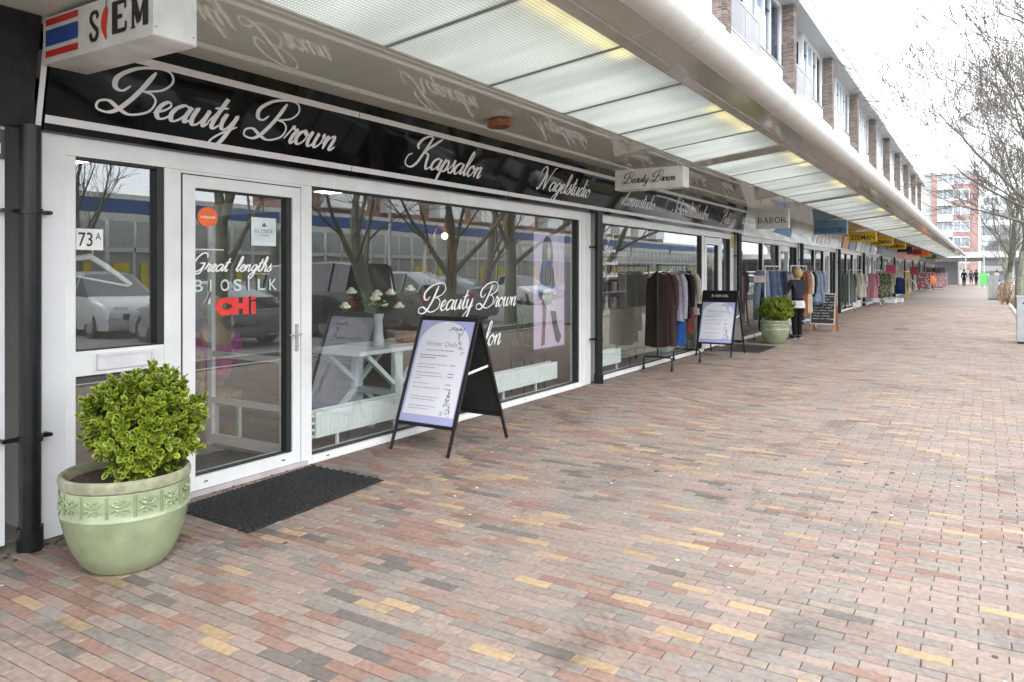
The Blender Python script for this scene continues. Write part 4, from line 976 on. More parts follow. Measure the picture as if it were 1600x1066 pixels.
# ================================================================== POTS WITH SHRUBS
def leaf_mesh():
    b_ = MB(); L, W = 1.0, .36
    ring = [(0,0),(.22,.75),(.55,1),(.85,.62),(1,0),(.85,-.62),(.55,-1),(.22,-.75)]
    o_ = [(p[0]*L, p[1]*W, .12*abs(p[1])*W*2-.10*(p[0]-.5)**2) for p in ring]
    i_ = [((.5+(p[0]-.5)*.72)*L, p[1]*W*.55, .12*abs(p[1])*W-.10*(p[0]-.5)**2*.6) for p in ring]
    n = 8; vs = o_+i_+[(.5,0,-.005)]
    for k in range(n): b_.add([vs[k],vs[(k+1)%n],vs[n+(k+1)%n],vs[n+k]], [(0,1,2,3)], 1)
    for k in range(n): b_.add([vs[n+k],vs[n+(k+1)%n],vs[16]], [(0,1,2)], 0)
    return b_
LG = pm('leaf_green', (.04,.10,.008), .35, var=.3, scale=30, isl=.35); LY = pm('leaf_margin', (.27,.32,.03), .4, var=.25, scale=30, isl=.3)
LG2 = pm('leaf_green_fresh', (.10,.18,.012), .35, var=.3, scale=30, isl=.3)
lf = leaf_mesh()
def shrub_pot(label, slabel, cx, cy, R0, Hh, sr, sz0, sz1, seed, nt_, individual):
    t_ = thing('plant_pot', label, 'plant pot', (cx, cy, 0), group='green glazed pots by the shop fronts')
    mp_ = pm('green_glaze', (.25,.30,.175), .25, var=.22, scale=6, dirt=.65, dcol=(.34,.35,.29), coat=.4)
    mp_rim = pm('worn_rim', (.25,.255,.17), .5, var=.3, scale=16, dirt=.6, dcol=(.22,.13,.08), coat=.2)
    prof = [(.50,0),(.60,.01),(.70,.08),(.82,.22),(.92,.40),(.975,.56),(.985,.60)]
    MB().lathe([(r_*R0, z*Hh) for r_, z in prof], cx, cy, 64).build('lower_bowl', mp_, t_, smooth=True)
    band = [(.995,.601),(.985,.625),(.972,.64),(.975,.75),(.975,.86),(.97,.872)]
    # pressed ornament: curls and bars in relief
    MB().lathe([(r_*R0, z*Hh) for r_, z in band], cx, cy, 64).build('ornament_band', mp_, t_, smooth=True)
    orn = MB(); nrep = 15
    def cyl(a, z, off=.004): rr = R0*.975+off; return (cx+rr*cos(a), cy+rr*sin(a), z)
    for k in range(nrep):
        a0 = 2*pi*k/nrep; da = 2*pi/nrep
        orn.tube([cyl(a0, Hh*.645), cyl(a0, Hh*.86)], .0035*R0/.32, 5); orn.tube([cyl(a0+.03, Hh*.645), cyl(a0+.03, Hh*.86)], .002*R0/.32, 5)
        for sx in (-1, 1):
            for (zc, sg) in ((.70, 1), (.80, -1)):
                pts = []
                for q in range(9):
                    an = q/8*5.2; rad = .034*(1-.1*q); pts.append(cyl(a0+da*.5+sx*(da*.2+.09*rad/.034*cos(an)*.8-.02), Hh*(zc+sg*.036*sin(an)*(1-.08*q))))
                orn.tube(pts, .0042*R0/.32, 5)
        orn.tube([cyl(a0+da*.22, Hh*.80), cyl(a0+da*.3, Hh*.765), cyl(a0+da*.5, Hh*.755), cyl(a0+da*.7, Hh*.765), cyl(a0+da*.78, Hh*.80)], .004*R0/.32, 5)
    orn.build('relief', mp_, t_, smooth=True)
    MB().lathe([(R0*.97,Hh*.873),(R0*1.0,Hh*.89),(R0*1.012,Hh*.95),(R0*1.0,Hh*.985),(R0*.97,Hh),(R0*.93,Hh*.99),(R0*.885,Hh*.94),(R0*.87,Hh*.86)], cx, cy, 64).build('rim', mp_rim, t_, smooth=True)
    b_ = MB(); b_.lathe([(R0*.868,Hh*.87),(R0*.865,Hh*.90)], cx, cy, 40, fn=lambda a, z: 0); b_.build('soil', pm('pot_soil', (.07,.04,.03), .95, var=.5, scale=40, bump=.7, bscale=80), t_)
    s = thing('potted_shrub', slabel, 'shrub', (cx, cy, Hh*.86), group='variegated shrubs in pots')
    rs = random.Random(seed); tips = []
    sc_ = (cx+.03, cy+.08, (sz0+sz1)/2); hz = (sz1-sz0)/2
    lobes = [(Vector((rs.uniform(-.52,.52)*sr, rs.uniform(-.52,.52)*sr, rs.uniform(-.7,.5)*hz)), rs.uniform(.42,.6)*sr) for _ in range(13)]
    ph1, ph2 = rs.uniform(0,6), rs.uniform(0,6)
    while len(tips) < nt_:
        d = Vector((rs.gauss(0,1), rs.gauss(0,1), rs.gauss(0,1)+.12)).normalized(); az_ = atan2(d.y, d.x)
        rr_ = (1+.15*sin(3*az_+ph1+2*d.z)+.13*sin(5*az_+ph2-4*d.z)+.08*sin(9*d.z+ph1+az_))*rs.uniform(.5,1.0)**.45
        wz = 1.0+.12*d.z if d.z < 0 else 1.0
        p = Vector((d.x*sr*rr_*wz, d.y*sr*rr_*wz, d.z*hz*rr_))
        tips.append((Vector((sc_[0]+p.x, sc_[1]+p.y, sc_[2]+p.z)), (d+Vector((0,0,.5))).normalized()))
    for k in range(6):   # stray leading shoots
        a = rs.uniform(0,6.28); d = Vector((cos(a)*.5, sin(a)*.5, .9)).normalized(); p = Vector((sc_[0]+cos(a)*sr*.6, sc_[1]+sin(a)*sr*.6, sc_[2]+hz*.95))
        for q in range(2): tips.append((p+d*.02*(q-2), d))
    for q in range(9): tips.append((Vector((sc_[0]+.20*sr/.3, sc_[1]+.17*sr/.3+.010*q, sc_[2]+.0+.014*q)), Vector((.5,.4,.7)).normalized()))
    b_ = MB(); base = Vector((cx, cy, Hh*.84))
    for (p, d) in tips[::3]:
        b_.tube([base+Vector((rs.uniform(-.05,.05),rs.uniform(-.05,.05),0)), (base+p)/2+Vector((0,0,-.03)), p-d*.02], [.008,.005,.003], 5)
    b_.build('stems', pm('woody_stem', (.09,.07,.04), .9), s)
    leaves = []
    for (p, d) in tips:
        a = d.orthogonal().normalized(); b2 = d.cross(a); ph = rs.uniform(0,6.28); n = rs.randint(7,9)
        for q in range(n):
            t2_ = ph+q*2.4; up = .25+.85*q/n
            dirn = ((a*cos(t2_)+b2*sin(t2_))*(1.15-up*.7)+d*up).normalized()
            ll = rs.uniform(.040,.066)*(1-.3*q/n); pos = p+d*(.010*q-.02)
            side = dirn.cross(d); side = side.normalized() if side.length > .05 else a
            nn_ = side.cross(dirn)
            leaves.append((pos, dirn, side, nn_, ll))
    leaves.sort(key=lambda l: (l[0]-CAMP).length)
    fb = MB(); mlist = {}
    for k, (pos, dx_, sd_, n_, ll) in enumerate(leaves):
        if individual and k < 300:
            v_ = k % 2
            if v_ not in mlist:
                o = MB(); o.v = list(lf.v); o.f = list(lf.f); o.m = list(lf.m); o = o.build('leaf', [LG if v_ else LG2, LY], s, local=True); mlist[v_] = o.data
            else: o = bpy.data.objects.new('leaf', mlist[v_]); C.objects.link(o); o.parent = s
            mt = Matrix((( dx_.x*ll, sd_.x*ll, n_.x*ll, pos.x-cx), (dx_.y*ll, sd_.y*ll, n_.y*ll, pos.y-cy), (dx_.z*ll, sd_.z*ll, n_.z*ll, pos.z-Hh*.86), (0,0,0,1)))
            o.matrix_local = mt
        else:
            base_i = len(fb.v); fb.v += [tuple(pos+(dx_*v[0]+sd_*v[1]+n_*v[2])*ll) for v in lf.v]
            fb.f += [tuple(i+base_i for i in f) for f in lf.f]; gsel = rs.random() < .5
            fb.m += [(2 if (mm_ == 0 and gsel) else mm_) for mm_ in lf.m]
    fb.build('foliage', [LG, LY, LG2], s, kind='stuff')
shrub_pot('large green glazed pot with pressed ornament band beside the door', 'variegated yellow green shrub in the pot beside the salon door', -4.0, 2.40, .325, .52, .248, .47, 1.0, 21, 500, True)
shrub_pot('green glazed pot beside the woman at the clothes racks', 'round yellow green shrub in the farther pot beside the woman', -3.93, 17.3, .31, .52, .32, .48, .98, 5, 480, False)

# ================================================================== DOOR MATS
def doormat(label, pts, holes=True):
    t_ = None
    p = [Vector((a, b__, 0)) for a, b__ in pts]     # corners: p0->p1 long side, p3->p2
    o = MB(); cnt_u, cnt_v = 30, 20
    if not holes: cnt_u, cnt_v = 1, 1
    P_ = lambda u, v: (p[0]*(1-u)*(1-v)+p[1]*u*(1-v)+p[2]*u*v+p[3]*(1-u)*v)
    o.add([q+Vector((0,0,z)) for z in (.004,.007) for q in p], [(0,3,2,1),(4,5,6,7),(0,1,5,4),(1,2,6,5),(2,3,7,6),(3,0,4,7)])
    if holes:
        for i in range(cnt_u*1):
            for j in range(cnt_v):
                u = (i+.5+(.5 if j % 2 else 0))/(cnt_u+.5); v = (j+.5)/cnt_v; c = P_(u, v); r1, r2 = .021, .013
                vs = []
                for (r_, z) in ((r1,.007),(r1-.002,.017),(r2+.001,.017),(r2,.007)):
                    vs += [(c.x+r_*cos(k*pi/3+.5), c.y+r_*sin(k*pi/3+.5), z) for k in range(6)]
                o.add(vs, [(a*6+k, a*6+(k+1)%6, (a+1)*6+(k+1)%6, (a+1)*6+k) for a in range(3) for k in range(6)])
    return o.build('doormat', M['rubber'], label=label, cat='doormat')
doormat('black rubber honeycomb mat on the bricks in front of the salon door', [(-3.80,3.05),(-3.88,4.37),(-4.66,4.39),(-4.60,3.10)])
doormat('thin dark mat on the bricks behind the second A-frame', [(-3.72,15.1),(-3.72,16.6),(-4.68,16.6),(-4.68,15.1)], False)

# ================================================================== A-FRAME SIGNS
def aframe(label, x0, x1, yf, yb, ztop, ybody, header=None, lean=0., blank=False):
    ym = (yf+yb)/2
    t_ = thing('a_frame_sign', label, 'A-frame sign', ((x0+x1)/2, ym, 0), group='black A-frame signs on the pavement')
    def P(side, u, h):  # side 0 front, 1 back ; u across 0..1 ; h 0..1
        y_ = (yf if side == 0 else yb)*(1-h)+ym*h+(-.012 if side == 0 else .012)
        return Vector((x0+(x1-x0)*u, y_, ztop*h))
    w = .028
    for s_ in (0, 1):
        for u in (0, 1):
            MB().beam(P(s_,u,.0), P(s_,u,.2), w*.8, w*.8).build('leg', M['black'], t_)
        b_ = MB()
        for u in (0, 1): b_.beam(P(s_,u,.2), P(s_,u,1), w, w)
        b_.beam(P(s_,0,.2), P(s_,1,.2), w, w); b_.beam(P(s_,0,1), P(s_,1,1), w, w*1.2)
        if header and s_ == 0: b_.beam(P(s_,0,.845), P(s_,1,.845), w*.8, w*.8)
        b_.build('frame', M['black'], t_)
        U_ = Vector((1,0,0)); V_ = (P(s_,0,1)-P(s_,0,.2)).normalized(); hgt = (P(s_,0,1)-P(s_,0,.2)).length; wid = x1-x0
        O_ = P(s_,0,.2)
        N_ = U_.cross(V_)
        if s_ == 0:
            top = hgt*(.80 if header else .985)
            b_ = MB(); b_.flat([(.012,.012),(wid-.012,.012),(wid-.012,hgt-.012),(.012,hgt-.012)], [(0,1,2,3)], O_, U_, V_, off=.0)
            b_.build('backing_panel', M['black'], t_)
            b_ = MB(); b_.flat([(.016,.016),(wid-.016,.016),(wid-.016,top-.016),(.016,top-.016)], [(0,1,2,3)], O_, U_, V_, off=.004)
            ps = b_.build('poster', pm('poster_lilac', (.42,.43,.70), .3, var=.03, coat=.3), t_)
            b_ = MB(); arch = [(wid*.06,hgt*.085)]+[(wid*.95,hgt*.085)]+[(wid*(.505+.445*cos(a)), top*.74+top*.235*sin(a)) for a in np.linspace(0,pi,20)]
            b_.flat(arch, [tuple(range(len(arch)))], O_, U_, V_, off=.006); b_.build('print_panel', pm('poster_pale', (.76,.76,.84), .4, var=.02), ps)
            b_ = MB(); letters(b_, 'Winter Deals', O_+U_*wid*.2+V_*top*.735, U_, V_, wid*.56, .045, off=.008); b_.build('lettering', pm('soft_print', (.35,.33,.42), .6), ps)
            b_ = MB(); rk = random.Random(4)
            for (h, a, c, th, pr) in ((.69,.22,.72,.008,0),(.64,.14,.62,.010,0),(.615,.14,.42,.010,0),(.555,.14,.66,.006,1),(.525,.14,.46,.006,0),(.475,.14,.58,.006,1),(.445,.14,.62,.006,1),(.42,.14,.24,.006,0),(.375,.14,.4,.006,1),(.335,.14,.62,.006,1),(.25,.14,.62,.006,0),(.225,.14,.58,.006,0),(.165,.14,.6,.006,0),(.14,.14,.52,.006,0)):
                x_ = a
                while x_ < c:
                    ww = rk.uniform(.02,.07)
                    b_.flat([(wid*x_,top*h),(wid*min(x_+ww,c),top*h),(wid*min(x_+ww,c),top*h+th),(wid*x_,top*h+th)], [(0,1,2,3)], O_, U_, V_, off=.008); x_ += ww+.012
                if pr: b_.flat([(wid*.70,top*h),(wid*.80,top*h),(wid*.80,top*h+th*1.4),(wid*.70,top*h+th*1.4)], [(0,1,2,3)], O_, U_, V_, off=.008)
            b_.build('small_print', pm('grey_print', (.3,.29,.36), .6), ps, kind='stuff')
            b_ = MB()
            for k in range(34):   # leafy sprig top right
                q = k/33; px_, py_ = (wid*(.58+.3*q*1.6), top*(.905-.02*q)) if q < .5 else (wid*(.82+.07*sin(q*7)), top*(.895-.42*(q-.5)))
                a = rk.uniform(0,6.28); l_ = .018
                b_.flat([(px_,py_),(px_+l_*cos(a)-l_*.3*sin(a),py_+l_*sin(a)+l_*.3*cos(a)),(px_+1.8*l_*cos(a),py_+1.8*l_*sin(a)),(px_+l_*cos(a)+l_*.3*sin(a),py_+l_*sin(a)-l_*.3*cos(a))], [(0,1,2,3)], O_, U_, V_, off=.009+k*2e-5)
            for k in range(70):   # little fir tree bottom right
                v = rk.random()**1.3; px_ = wid*(.80+rk.uniform(-.095,.095)*(1-v)); py_ = top*(.10+.24*v); s_2 = .0045
                b_.flat([(px_-s_2,py_-s_2),(px_+s_2,py_-s_2),(px_+s_2,py_+s_2),(px_-s_2,py_+s_2)], [(0,1,2,3)], O_, U_, V_, off=.009+k*2e-5)
            b_.build('print_ornament', pm('sage_print', (.17,.22,.2), .6), ps, kind='stuff')
            if header:
                b_ = MB(); serif_word(b_, header, O_+U_*wid*.25+V_*hgt*.885, U_, V_, wid*.5, .05, off=.006)
                b_.build('lettering', M['white'], t_)
        else:
            b_ = MB(); b_.flat([(.012,.012),(wid-.012,.012),(wid-.012,hgt-.012),(.012,hgt-.012)], [(3,2,1,0)], O_, U_, V_, off=-.004)
            b_.build('rear_panel', pm('board_charcoal', (.028,.03,.03), .4, var=.3, scale=5) if not header else pm('board_grey', (.42,.43,.42), .5), t_)
    a, c = P(0,1,.58), P(1,1,.62); MB().beam(a+Vector((-.02,0,0)), c+Vector((-.02,0,0)), .012, .02).build('spacer_bar', pm('white_bar', (.7,.7,.7), .4), t_)
    return t_
aframe('black A-frame with a lilac Winter Deals price poster in front of the big salon window', -4.53, -3.89, 5.20, 6.12, 1.165, 0)
aframe('black A-frame with BABOR header and lilac price poster beyond the black clothes rack', -4.62, -3.96, 13.98, 14.92, 1.215, 0, header='BABOR')

# chalkboard
t_ = thing('chalkboard_sign', 'chalkboard A-frame covered in white handwriting with wooden legs', 'chalkboard', (-3.62, 21.4, 0))
b_ = MB(); zt = 1.0
for xx in (-3.92,-3.33): MB().beam((xx,21.25,0),(xx,21.5,zt), .045,.03).build('leg', pm('orange_wood', (.45,.2,.08), .6), t_); MB().beam((xx,21.9,0),(xx,21.53,zt), .045,.03).build('leg', pm('orange_wood',(0,0,0)), t_)
Vc = Vector((0,.25,1)).normalized(); Oc = Vector((-3.93,21.28,.19))
b_.flat([(0,0),(.62,0),(.62,.84),(0,.84)], [(0,1,2,3)], Oc, X, Vc, off=.02); bd = b_.build('board', pm('chalk_black', (.025,.027,.03), .7, var=.4, scale=8), t_)
b_ = MB()
for (x0_,x1_,y0_,y1_) in ((0,.62,0,.03),(0,.62,.81,.84),(0,.03,.03,.81),(.59,.62,.03,.81)): b_.flat([(x0_,y0_),(x1_,y0_),(x1_,y1_),(x0_,y1_)], [(0,1,2,3)], Oc, X, Vc, off=.024)
b_.build('frame', pm('pale_wood', (.55,.52,.48), .6), t_)
b_ = MB(); words = ['soldes','nieuwe','collection','winter','goed']
rk = random.Random(8)
for r_ in range(9):
    y0_ = .74-.075*r_; x_ = .06+rk.uniform(0,.05)
    while x_ < .5:
        ww = rk.uniform(.08,.2); n = int(ww/.016); pts = [(x_+ww*q/n, y0_+(.028 if q % 2 else 0)*rk.uniform(.5,1.2)) for q in range(n+1)]
        q2 = []
        for p in pts: q2 += [(p[0],p[1]+.004),(p[0]+.002,p[1]-.004)]
        b_.flat(q2, [(2*i,2*i+1,2*i+3,2*i+2) for i in range(n)], Oc, X, Vc, off=.023); x_ += ww+.04
        if x_ > .54: break
b_.build('chalk_writing', M['white'], t_)

# ================================================================== CLOTHES RACKS AND GARMENTS
def rack(label, x, y0, y1, h, m, r=.014, base='wheels'):
    t_ = thing('clothes_rack', label, 'clothes rack', (x, (y0+y1)/2, 0), group='clothes racks outside the shops')
    for y_ in (y0, y1):
        MB().tube([(x,y_,.22),(x,y_,h)], r, 10).build('upright', m, t_, smooth=True)
        b_ = MB(); b_.tube([(x-.24,y_,.06),(x-.24,y_,.19),(x-.21,y_,.22),(x+.21,y_,.22),(x+.24,y_,.19),(x+.24,y_,.06)], r, 8)
        b_.build('foot', m, t_, smooth=True)
        for sx in (-1, 1):
            b_ = MB(); b_.tube([(x+sx*.24-.014,y_,.035),(x+sx*.24+.014,y_,.035)], .035, 12); b_.build('castor', M['rubber'], t_, smooth=True)
    MB().tube([(x,y0-.02,h),(x,y1+.02,h)], r, 10).build('rail', m, t_, smooth=True)
    MB().tube([(x,y0,.25),(x,y1,.25)], r*.8, 8).build('lower_bar', m, t_, smooth=True)
    return t_
def garment(name, label, cat_, x, y, ztop, L, w_sh, w_hem, m, th=.055, sleeves=None, ms=None, seed=0, folds=5, hanger=True, rz=0, group='garments hanging on the racks', trim=None, cuffs=None, hook=.09):
    t_ = thing(name, label, cat_, (x, y, ztop), rz, group=group)
    rs = random.Random(seed*7+3); n = 28; rows = 10; b_ = MB(); ph = rs.uniform(0,6); vs = []
    for i in range(rows+1):
        v = i/rows; z = -L*v
        if v < .12: hw = w_sh*(.22+.78*(v/.12)**.6)/2
        else: hw = (w_sh+(w_hem-w_sh)*((v-.12)/.88)**1.2)/2
        tt = th*(.5+.7*v)
        for j in range(n):
            a = 2*pi*j/n; fo = 1+.42*v*sin(folds*a+ph+v*1.5)+.05*sin(11*a+ph*2)
            vs.append((hw*cos(a)*(1+.03*sin(folds*a+ph)*v)+rs.uniform(-.003,.003), tt*sin(a)*fo+.012*sin(3*v+ph), z-(.03*abs(cos(a))*max(0,1-v*6))+.012*v*sin(2*a+ph)))
    fs = [(i*n+j, i*n+(j+1)%n, (i+1)*n+(j+1)%n, (i+1)*n+j) for i in range(rows) for j in range(n)]+[tuple(range(n-1,-1,-1)), tuple(range(rows*n,(rows+1)*n))]
    b_.add(vs, fs); b_.build('cloth_body', m, t_, local=True, smooth=True)
    if sleeves:
        for sx in (-1, 1):
            s_ = MB(); x0_ = sx*w_sh*.44
            s_.tube([(x0_*.9,0,-.06),(x0_*1.15,.005,-.18),(x0_*1.22,.015,-sleeves*.6),(x0_*1.18,.02,-sleeves)], [.045,.058,.052,.045], 10)
            s_.v = [(p[0], p[1]*.9, p[2]) for p in s_.v]; s_.build('sleeve', ms or m, t_, local=True, smooth=True)
            if cuffs:
                s_ = MB(); s_.tube([(x0_*1.19,.02,-sleeves+.05),(x0_*1.18,.02,-sleeves-.02)], [.056,.056], 10); s_.build('cuff', cuffs, t_, local=True, smooth=True)
    if trim:
        s_ = MB(); s_.tube([(-.1,-.02,-.02),(0,-.045,-.05),(.1,-.02,-.02)], [.03,.035,.03], 8); s_.build('collar', trim, t_, local=True, smooth=True)
    if hanger:
        s_ = MB(); s_.tube([(0,0,-.03),(0,0,hook-.03),(0,.018,hook),(0,.03,hook-.02)], .004, 6); s_.tube([(-w_sh*.42,0,-.055),(0,0,-.01),(w_sh*.42,0,-.055)], .008, 6); s_.build('hanger', M['alu'], t_, local=True)
    return t_
rack('black clothes rack on castors in front of the second salon window', -4.45, 11.55, 12.95, 1.70, M['black'])
brn = cloth('dark_brown_wool', (.03,.021,.019)); brn2 = cloth('brown_wool', (.055,.033,.029)); blk = cloth('black_cloth', (.012,.012,.015)); gry = cloth('grey_marl', (.28,.28,.33)); blu = cloth('royal_blue_cloth', (.02,.07,.24)); nvy = cloth('navy_cloth', (.025,.03,.06)); crm = cloth('cream_cloth', (.6,.55,.45))
mpl = bpy.data.materials.new('plaid_wool'); mpl.use_nodes = True; t = mpl.node_tree; pb = t.nodes['Principled BSDF']; pb.inputs['Roughness'].default_value = .9
ck = t.nodes.new('ShaderNodeTexChecker'); ck.inputs['Scale'].default_value = 75; ck.inputs[1].default_value = (.5,.46,.38,1); ck.inputs[2].default_value = (.09,.08,.08,1)
ge = t.nodes.new('ShaderNodeTexCoord'); mpn = t.nodes.new('ShaderNodeMapping'); mpn.inputs['Rotation'].default_value = (0, radians(45), 0)
t.links.new(ge.outputs['Object'], mpn.inputs[0]); t.links.new(mpn.outputs[0], ck.inputs[0]); t.links.new(ck.outputs[0], pb.inputs['Base Color'])
yy = 11.66
G1 = [('dark brown long coat nearest on the black rack', 'coat', 1.22, .36, .42, brn, None, None), ('second brown long coat with a white tag on the black rack', 'coat', 1.22, .38, .44, brn2, .62, None),
      ('black dress squeezed behind the brown coats', 'dress', 1.1, .34, .36, blk, None, None), ('grey marl cardigan with long hanging sleeves on the black rack', 'cardigan', .82, .38, .40, gry, .78, None),
      ('royal blue dress low between the grey and black clothes', 'dress', 1.22, .32, .40, blu, None, None), ('navy trousers pressed against the blue dress', 'trousers', 1.2, .30, .32, nvy, None, None),
      ('black jacket in front of the plaid jacket', 'jacket', .8, .40, .40, blk, .6, None), ('maroon skirt hanging low near the rack end', 'skirt', 1.05, .30, .36, cloth('maroon_cloth', (.12,.03,.03)), None, None),
      ('cream and black plaid jacket with black fur cuffs at the rack end', 'jacket', .75, .44, .50, mpl, .60, 1)]
for k, (lab, cn, L, ws, wh, m_, sl_, tr) in enumerate(G1):
    xo = [-.07,.02,.03,.10,.08,.10,.10,.14,.12][k]
    t_ = garment(cn, lab, cn, -4.45+xo*.8, yy+k*.118, 1.60, L, ws, wh, m_, sleeves=sl_, seed=k, trim=blk if tr else None, cuffs=blk if tr else None)
    if k == 1: MB().box(.06,.09,-.085,-.08,-.42,-.30).build('price_tag', pm('paper_white',(0,0,0)), t_, local=True)
# white rack of jeans
wr = pm('white_tube', (.7,.71,.72), .35)
rack('white clothes rack of jeans beside the woman', -4.25, 17.75, 19.3, 1.72, wr)
jn = cloth('denim_blue', (.10,.13,.21)); jn2 = cloth('denim_dark', (.035,.042,.07)); jn3 = cloth('denim_pale', (.22,.27,.35)); wht = cloth('white_cloth', (.62,.62,.64)); rst = cloth('rust_cloth', (.3,.12,.055)); bei = cloth('beige_knit', (.48,.43,.36)); brw = cloth('brown_suede', (.2,.09,.05))
def trousers(label, x, y, ztop, L, m, seed, sp=.0):
    t_ = thing('jeans', label, 'jeans', (x, y, ztop), group='garments hanging on the racks'); rs = random.Random(seed)
    b_ = MB(); b_.tube([(-.02,0,-.0),(-.02,0,-.26)], [.15,.17], 14)
    b_.v = [(p[0], p[1]*.35, p[2]) for p in b_.v]; b_.build('waist', m, t_, local=True, smooth=True)
    for sx in (-1, 1):
        l_ = MB(); l_.tube([(sx*.08-.02,0,-.22),(sx*(.09+sp)-.02,rs.uniform(-.02,.02),-L*.6),(sx*(.10+sp)-.02,rs.uniform(-.02,.02),-L)], [.092,.078,.07], 12)
        l_.v = [(p[0], p[1]*.5, p[2]) for p in l_.v]; l_.build('leg', m, t_, local=True, smooth=True)
    b_ = MB(); b_.tube([(0,0,.02),(0,0,.08),(0,.018,.10),(0,.03,.08)], .004, 6); b_.beam((-.15,0,.015),(.15,0,.015),.012,.02); b_.build('hanger', M['alu'], t_, local=True)
trousers('pale blue jeans nearest on the white rack', -4.32, 17.83, 1.60, 1.12, jn3, 1, .03); trousers('mid blue jeans second on the white rack', -4.20, 17.98, 1.60, 1.10, jn, 2, .02); trousers('mid blue wide jeans third on the white rack', -4.14, 18.15, 1.60, 1.0, jn, 3, .05)
trousers('dark navy jeans fourth on the white rack', -4.12, 18.32, 1.60, .98, jn2, 4); trousers('very dark jeans fifth on the white rack', -4.06, 18.5, 1.60, .95, jn2, 5)
garment('shirt', 'pale grey blouse after the jeans on the white rack', 'shirt', -4.05, 18.72, 1.60, .75, .4, .42, cloth('pale_grey_cloth', (.4,.4,.44)), sleeves=.6, seed=31)
garment('shirt', 'black blouse left of the woman on the white rack', 'shirt', -4.0, 18.9, 1.60, .7, .4, .42, blk, sleeves=.6, seed=32)
pt = MB().box(-4.50,-4.22,17.72,17.73,1.34,1.50).build('price_card', pm('pink_card', (.75,.55,.58), .6), label='small pink price card clipped to the white rack of jeans', cat='price card')
rack('clothes rack of shirts and jackets behind the woman', -4.15, 20.0, 22.0, 1.74, wr)
for k, (lab, cn, m_, xo, L) in enumerate([('brown suede jacket right of the blonde head', 'jacket', brw, .28, .8), ('rust orange coat right of the woman', 'coat', rst, .34, 1.15), ('cream knit coat beside the rust coat', 'coat', crm, .40, 1.1), ('black jumper squeezed beside the cream coat','jumper', blk,.42,.7),
        ('grey blue denim shirt on the second white rack', 'shirt', jn3, .46, .85), ('pale blue denim jacket near the rack end', 'jacket', jn3, .50, .82), ('grey blue overshirt at the rack end', 'shirt', cloth('slate_cloth', (.2,.24,.32)), .55, .9)]):
    garment(cn, lab, cn, -4.35+xo, 20.05+k*.22, 1.64, L, .42, .46, m_, sleeves=.62, seed=50+k)
# far coat racks
def simple_coat(label, x, y, m, L=.95, seed=0, w=.46): garment('coat', label, 'coat', x, y, 1.55, L, w, w*1.05, m, sleeves=.6, seed=seed, hanger=False)
cm = bpy.data.materials.new('camouflage_cloth'); cm.use_nodes = True; t = cm.node_tree; pb = t.nodes['Principled BSDF']; pb.inputs['Roughness'].default_value = .9
vn = t.nodes.new('ShaderNodeTexNoise'); vn.inputs['Scale'].default_value = 9; vr = t.nodes.new('ShaderNodeValToRGB'); vr.color_ramp.interpolation = 'CONSTANT'
vr.color_ramp.elements[0].color = (.03,.035,.02,1); vr.color_ramp.elements[1].position = .45; vr.color_ramp.elements[1].color = (.11,.12,.06,1); e_ = vr.color_ramp.elements.new(.58); e_.color = (.2,.18,.12,1)
ge = t.nodes.new('ShaderNodeTexCoord'); t.links.new(ge.outputs['Object'], vn.inputs['Vector']); t.links.new(vn.outputs[0], vr.inputs[0]); t.links.new(vr.outputs[0], pb.inputs['Base Color'])
rack('clothes rack with pale and pink coats past the chalkboard', -4.6, 33.0, 36.6, 1.65, wr)
pk = cloth('pink_coat', (.36,.16,.20)); sage = cloth('sage_cloth', (.15,.19,.17))
simple_coat('sage green coat at the near end of the pale coats rack', -4.6, 33.2, sage, 1.2, 61); simple_coat('pale beige coat second on the pale coats rack', -4.5, 34.0, bei, 1.0, 62); simple_coat('off white coat third on the pale coats rack', -4.42, 34.8, cloth('offwhite_cloth', (.5,.47,.43)), 1.05, 63); simple_coat('pink puffer coat past the pale coats', -4.1, 35.9, pk, 1.1, 64, .46)
rack('low rack with camouflage jackets past the pink coat', -4.2, 37.8, 40.4, 1.65, wr)
simple_coat('camouflage coat nearest on its rack', -4.05, 38.0, cm, 1.15, 65, .52); simple_coat('camouflage coat second on its rack', -3.95, 39.1, cm, 1.15, 66, .52); simple_coat('pale olive coat behind the camouflage coats', -3.85, 40.2, cloth('olive_cloth', (.25,.24,.16)), 1.0, 67)
for k, (x, y, c, w_, h_, lab) in enumerate([(-4.0,42.6,(.7,.7,.7),.5,.18,'low white shoe box display by the camouflage rack'),(-3.85,44.0,(.65,.66,.7),.6,.2,'second low white shoe display farther on')]):
    t_ = thing('shoe_display', lab, 'display', (x,y,0)); b_ = MB(); b_.box(x-w_/2,x+w_/2,y-.3,y+.3,.0,h_); b_.build('tray', pm('tray_white', c, .5), t_); b_ = MB()
    for q in range(5): b_.ball((x-w_/2+.06+q*.1, y-.15, h_+.04), .05, 6, sc=(.8,1.6,.8))
    b_.build('shoes', pm('shoe_grey', (.4,.4,.42), .7), t_)
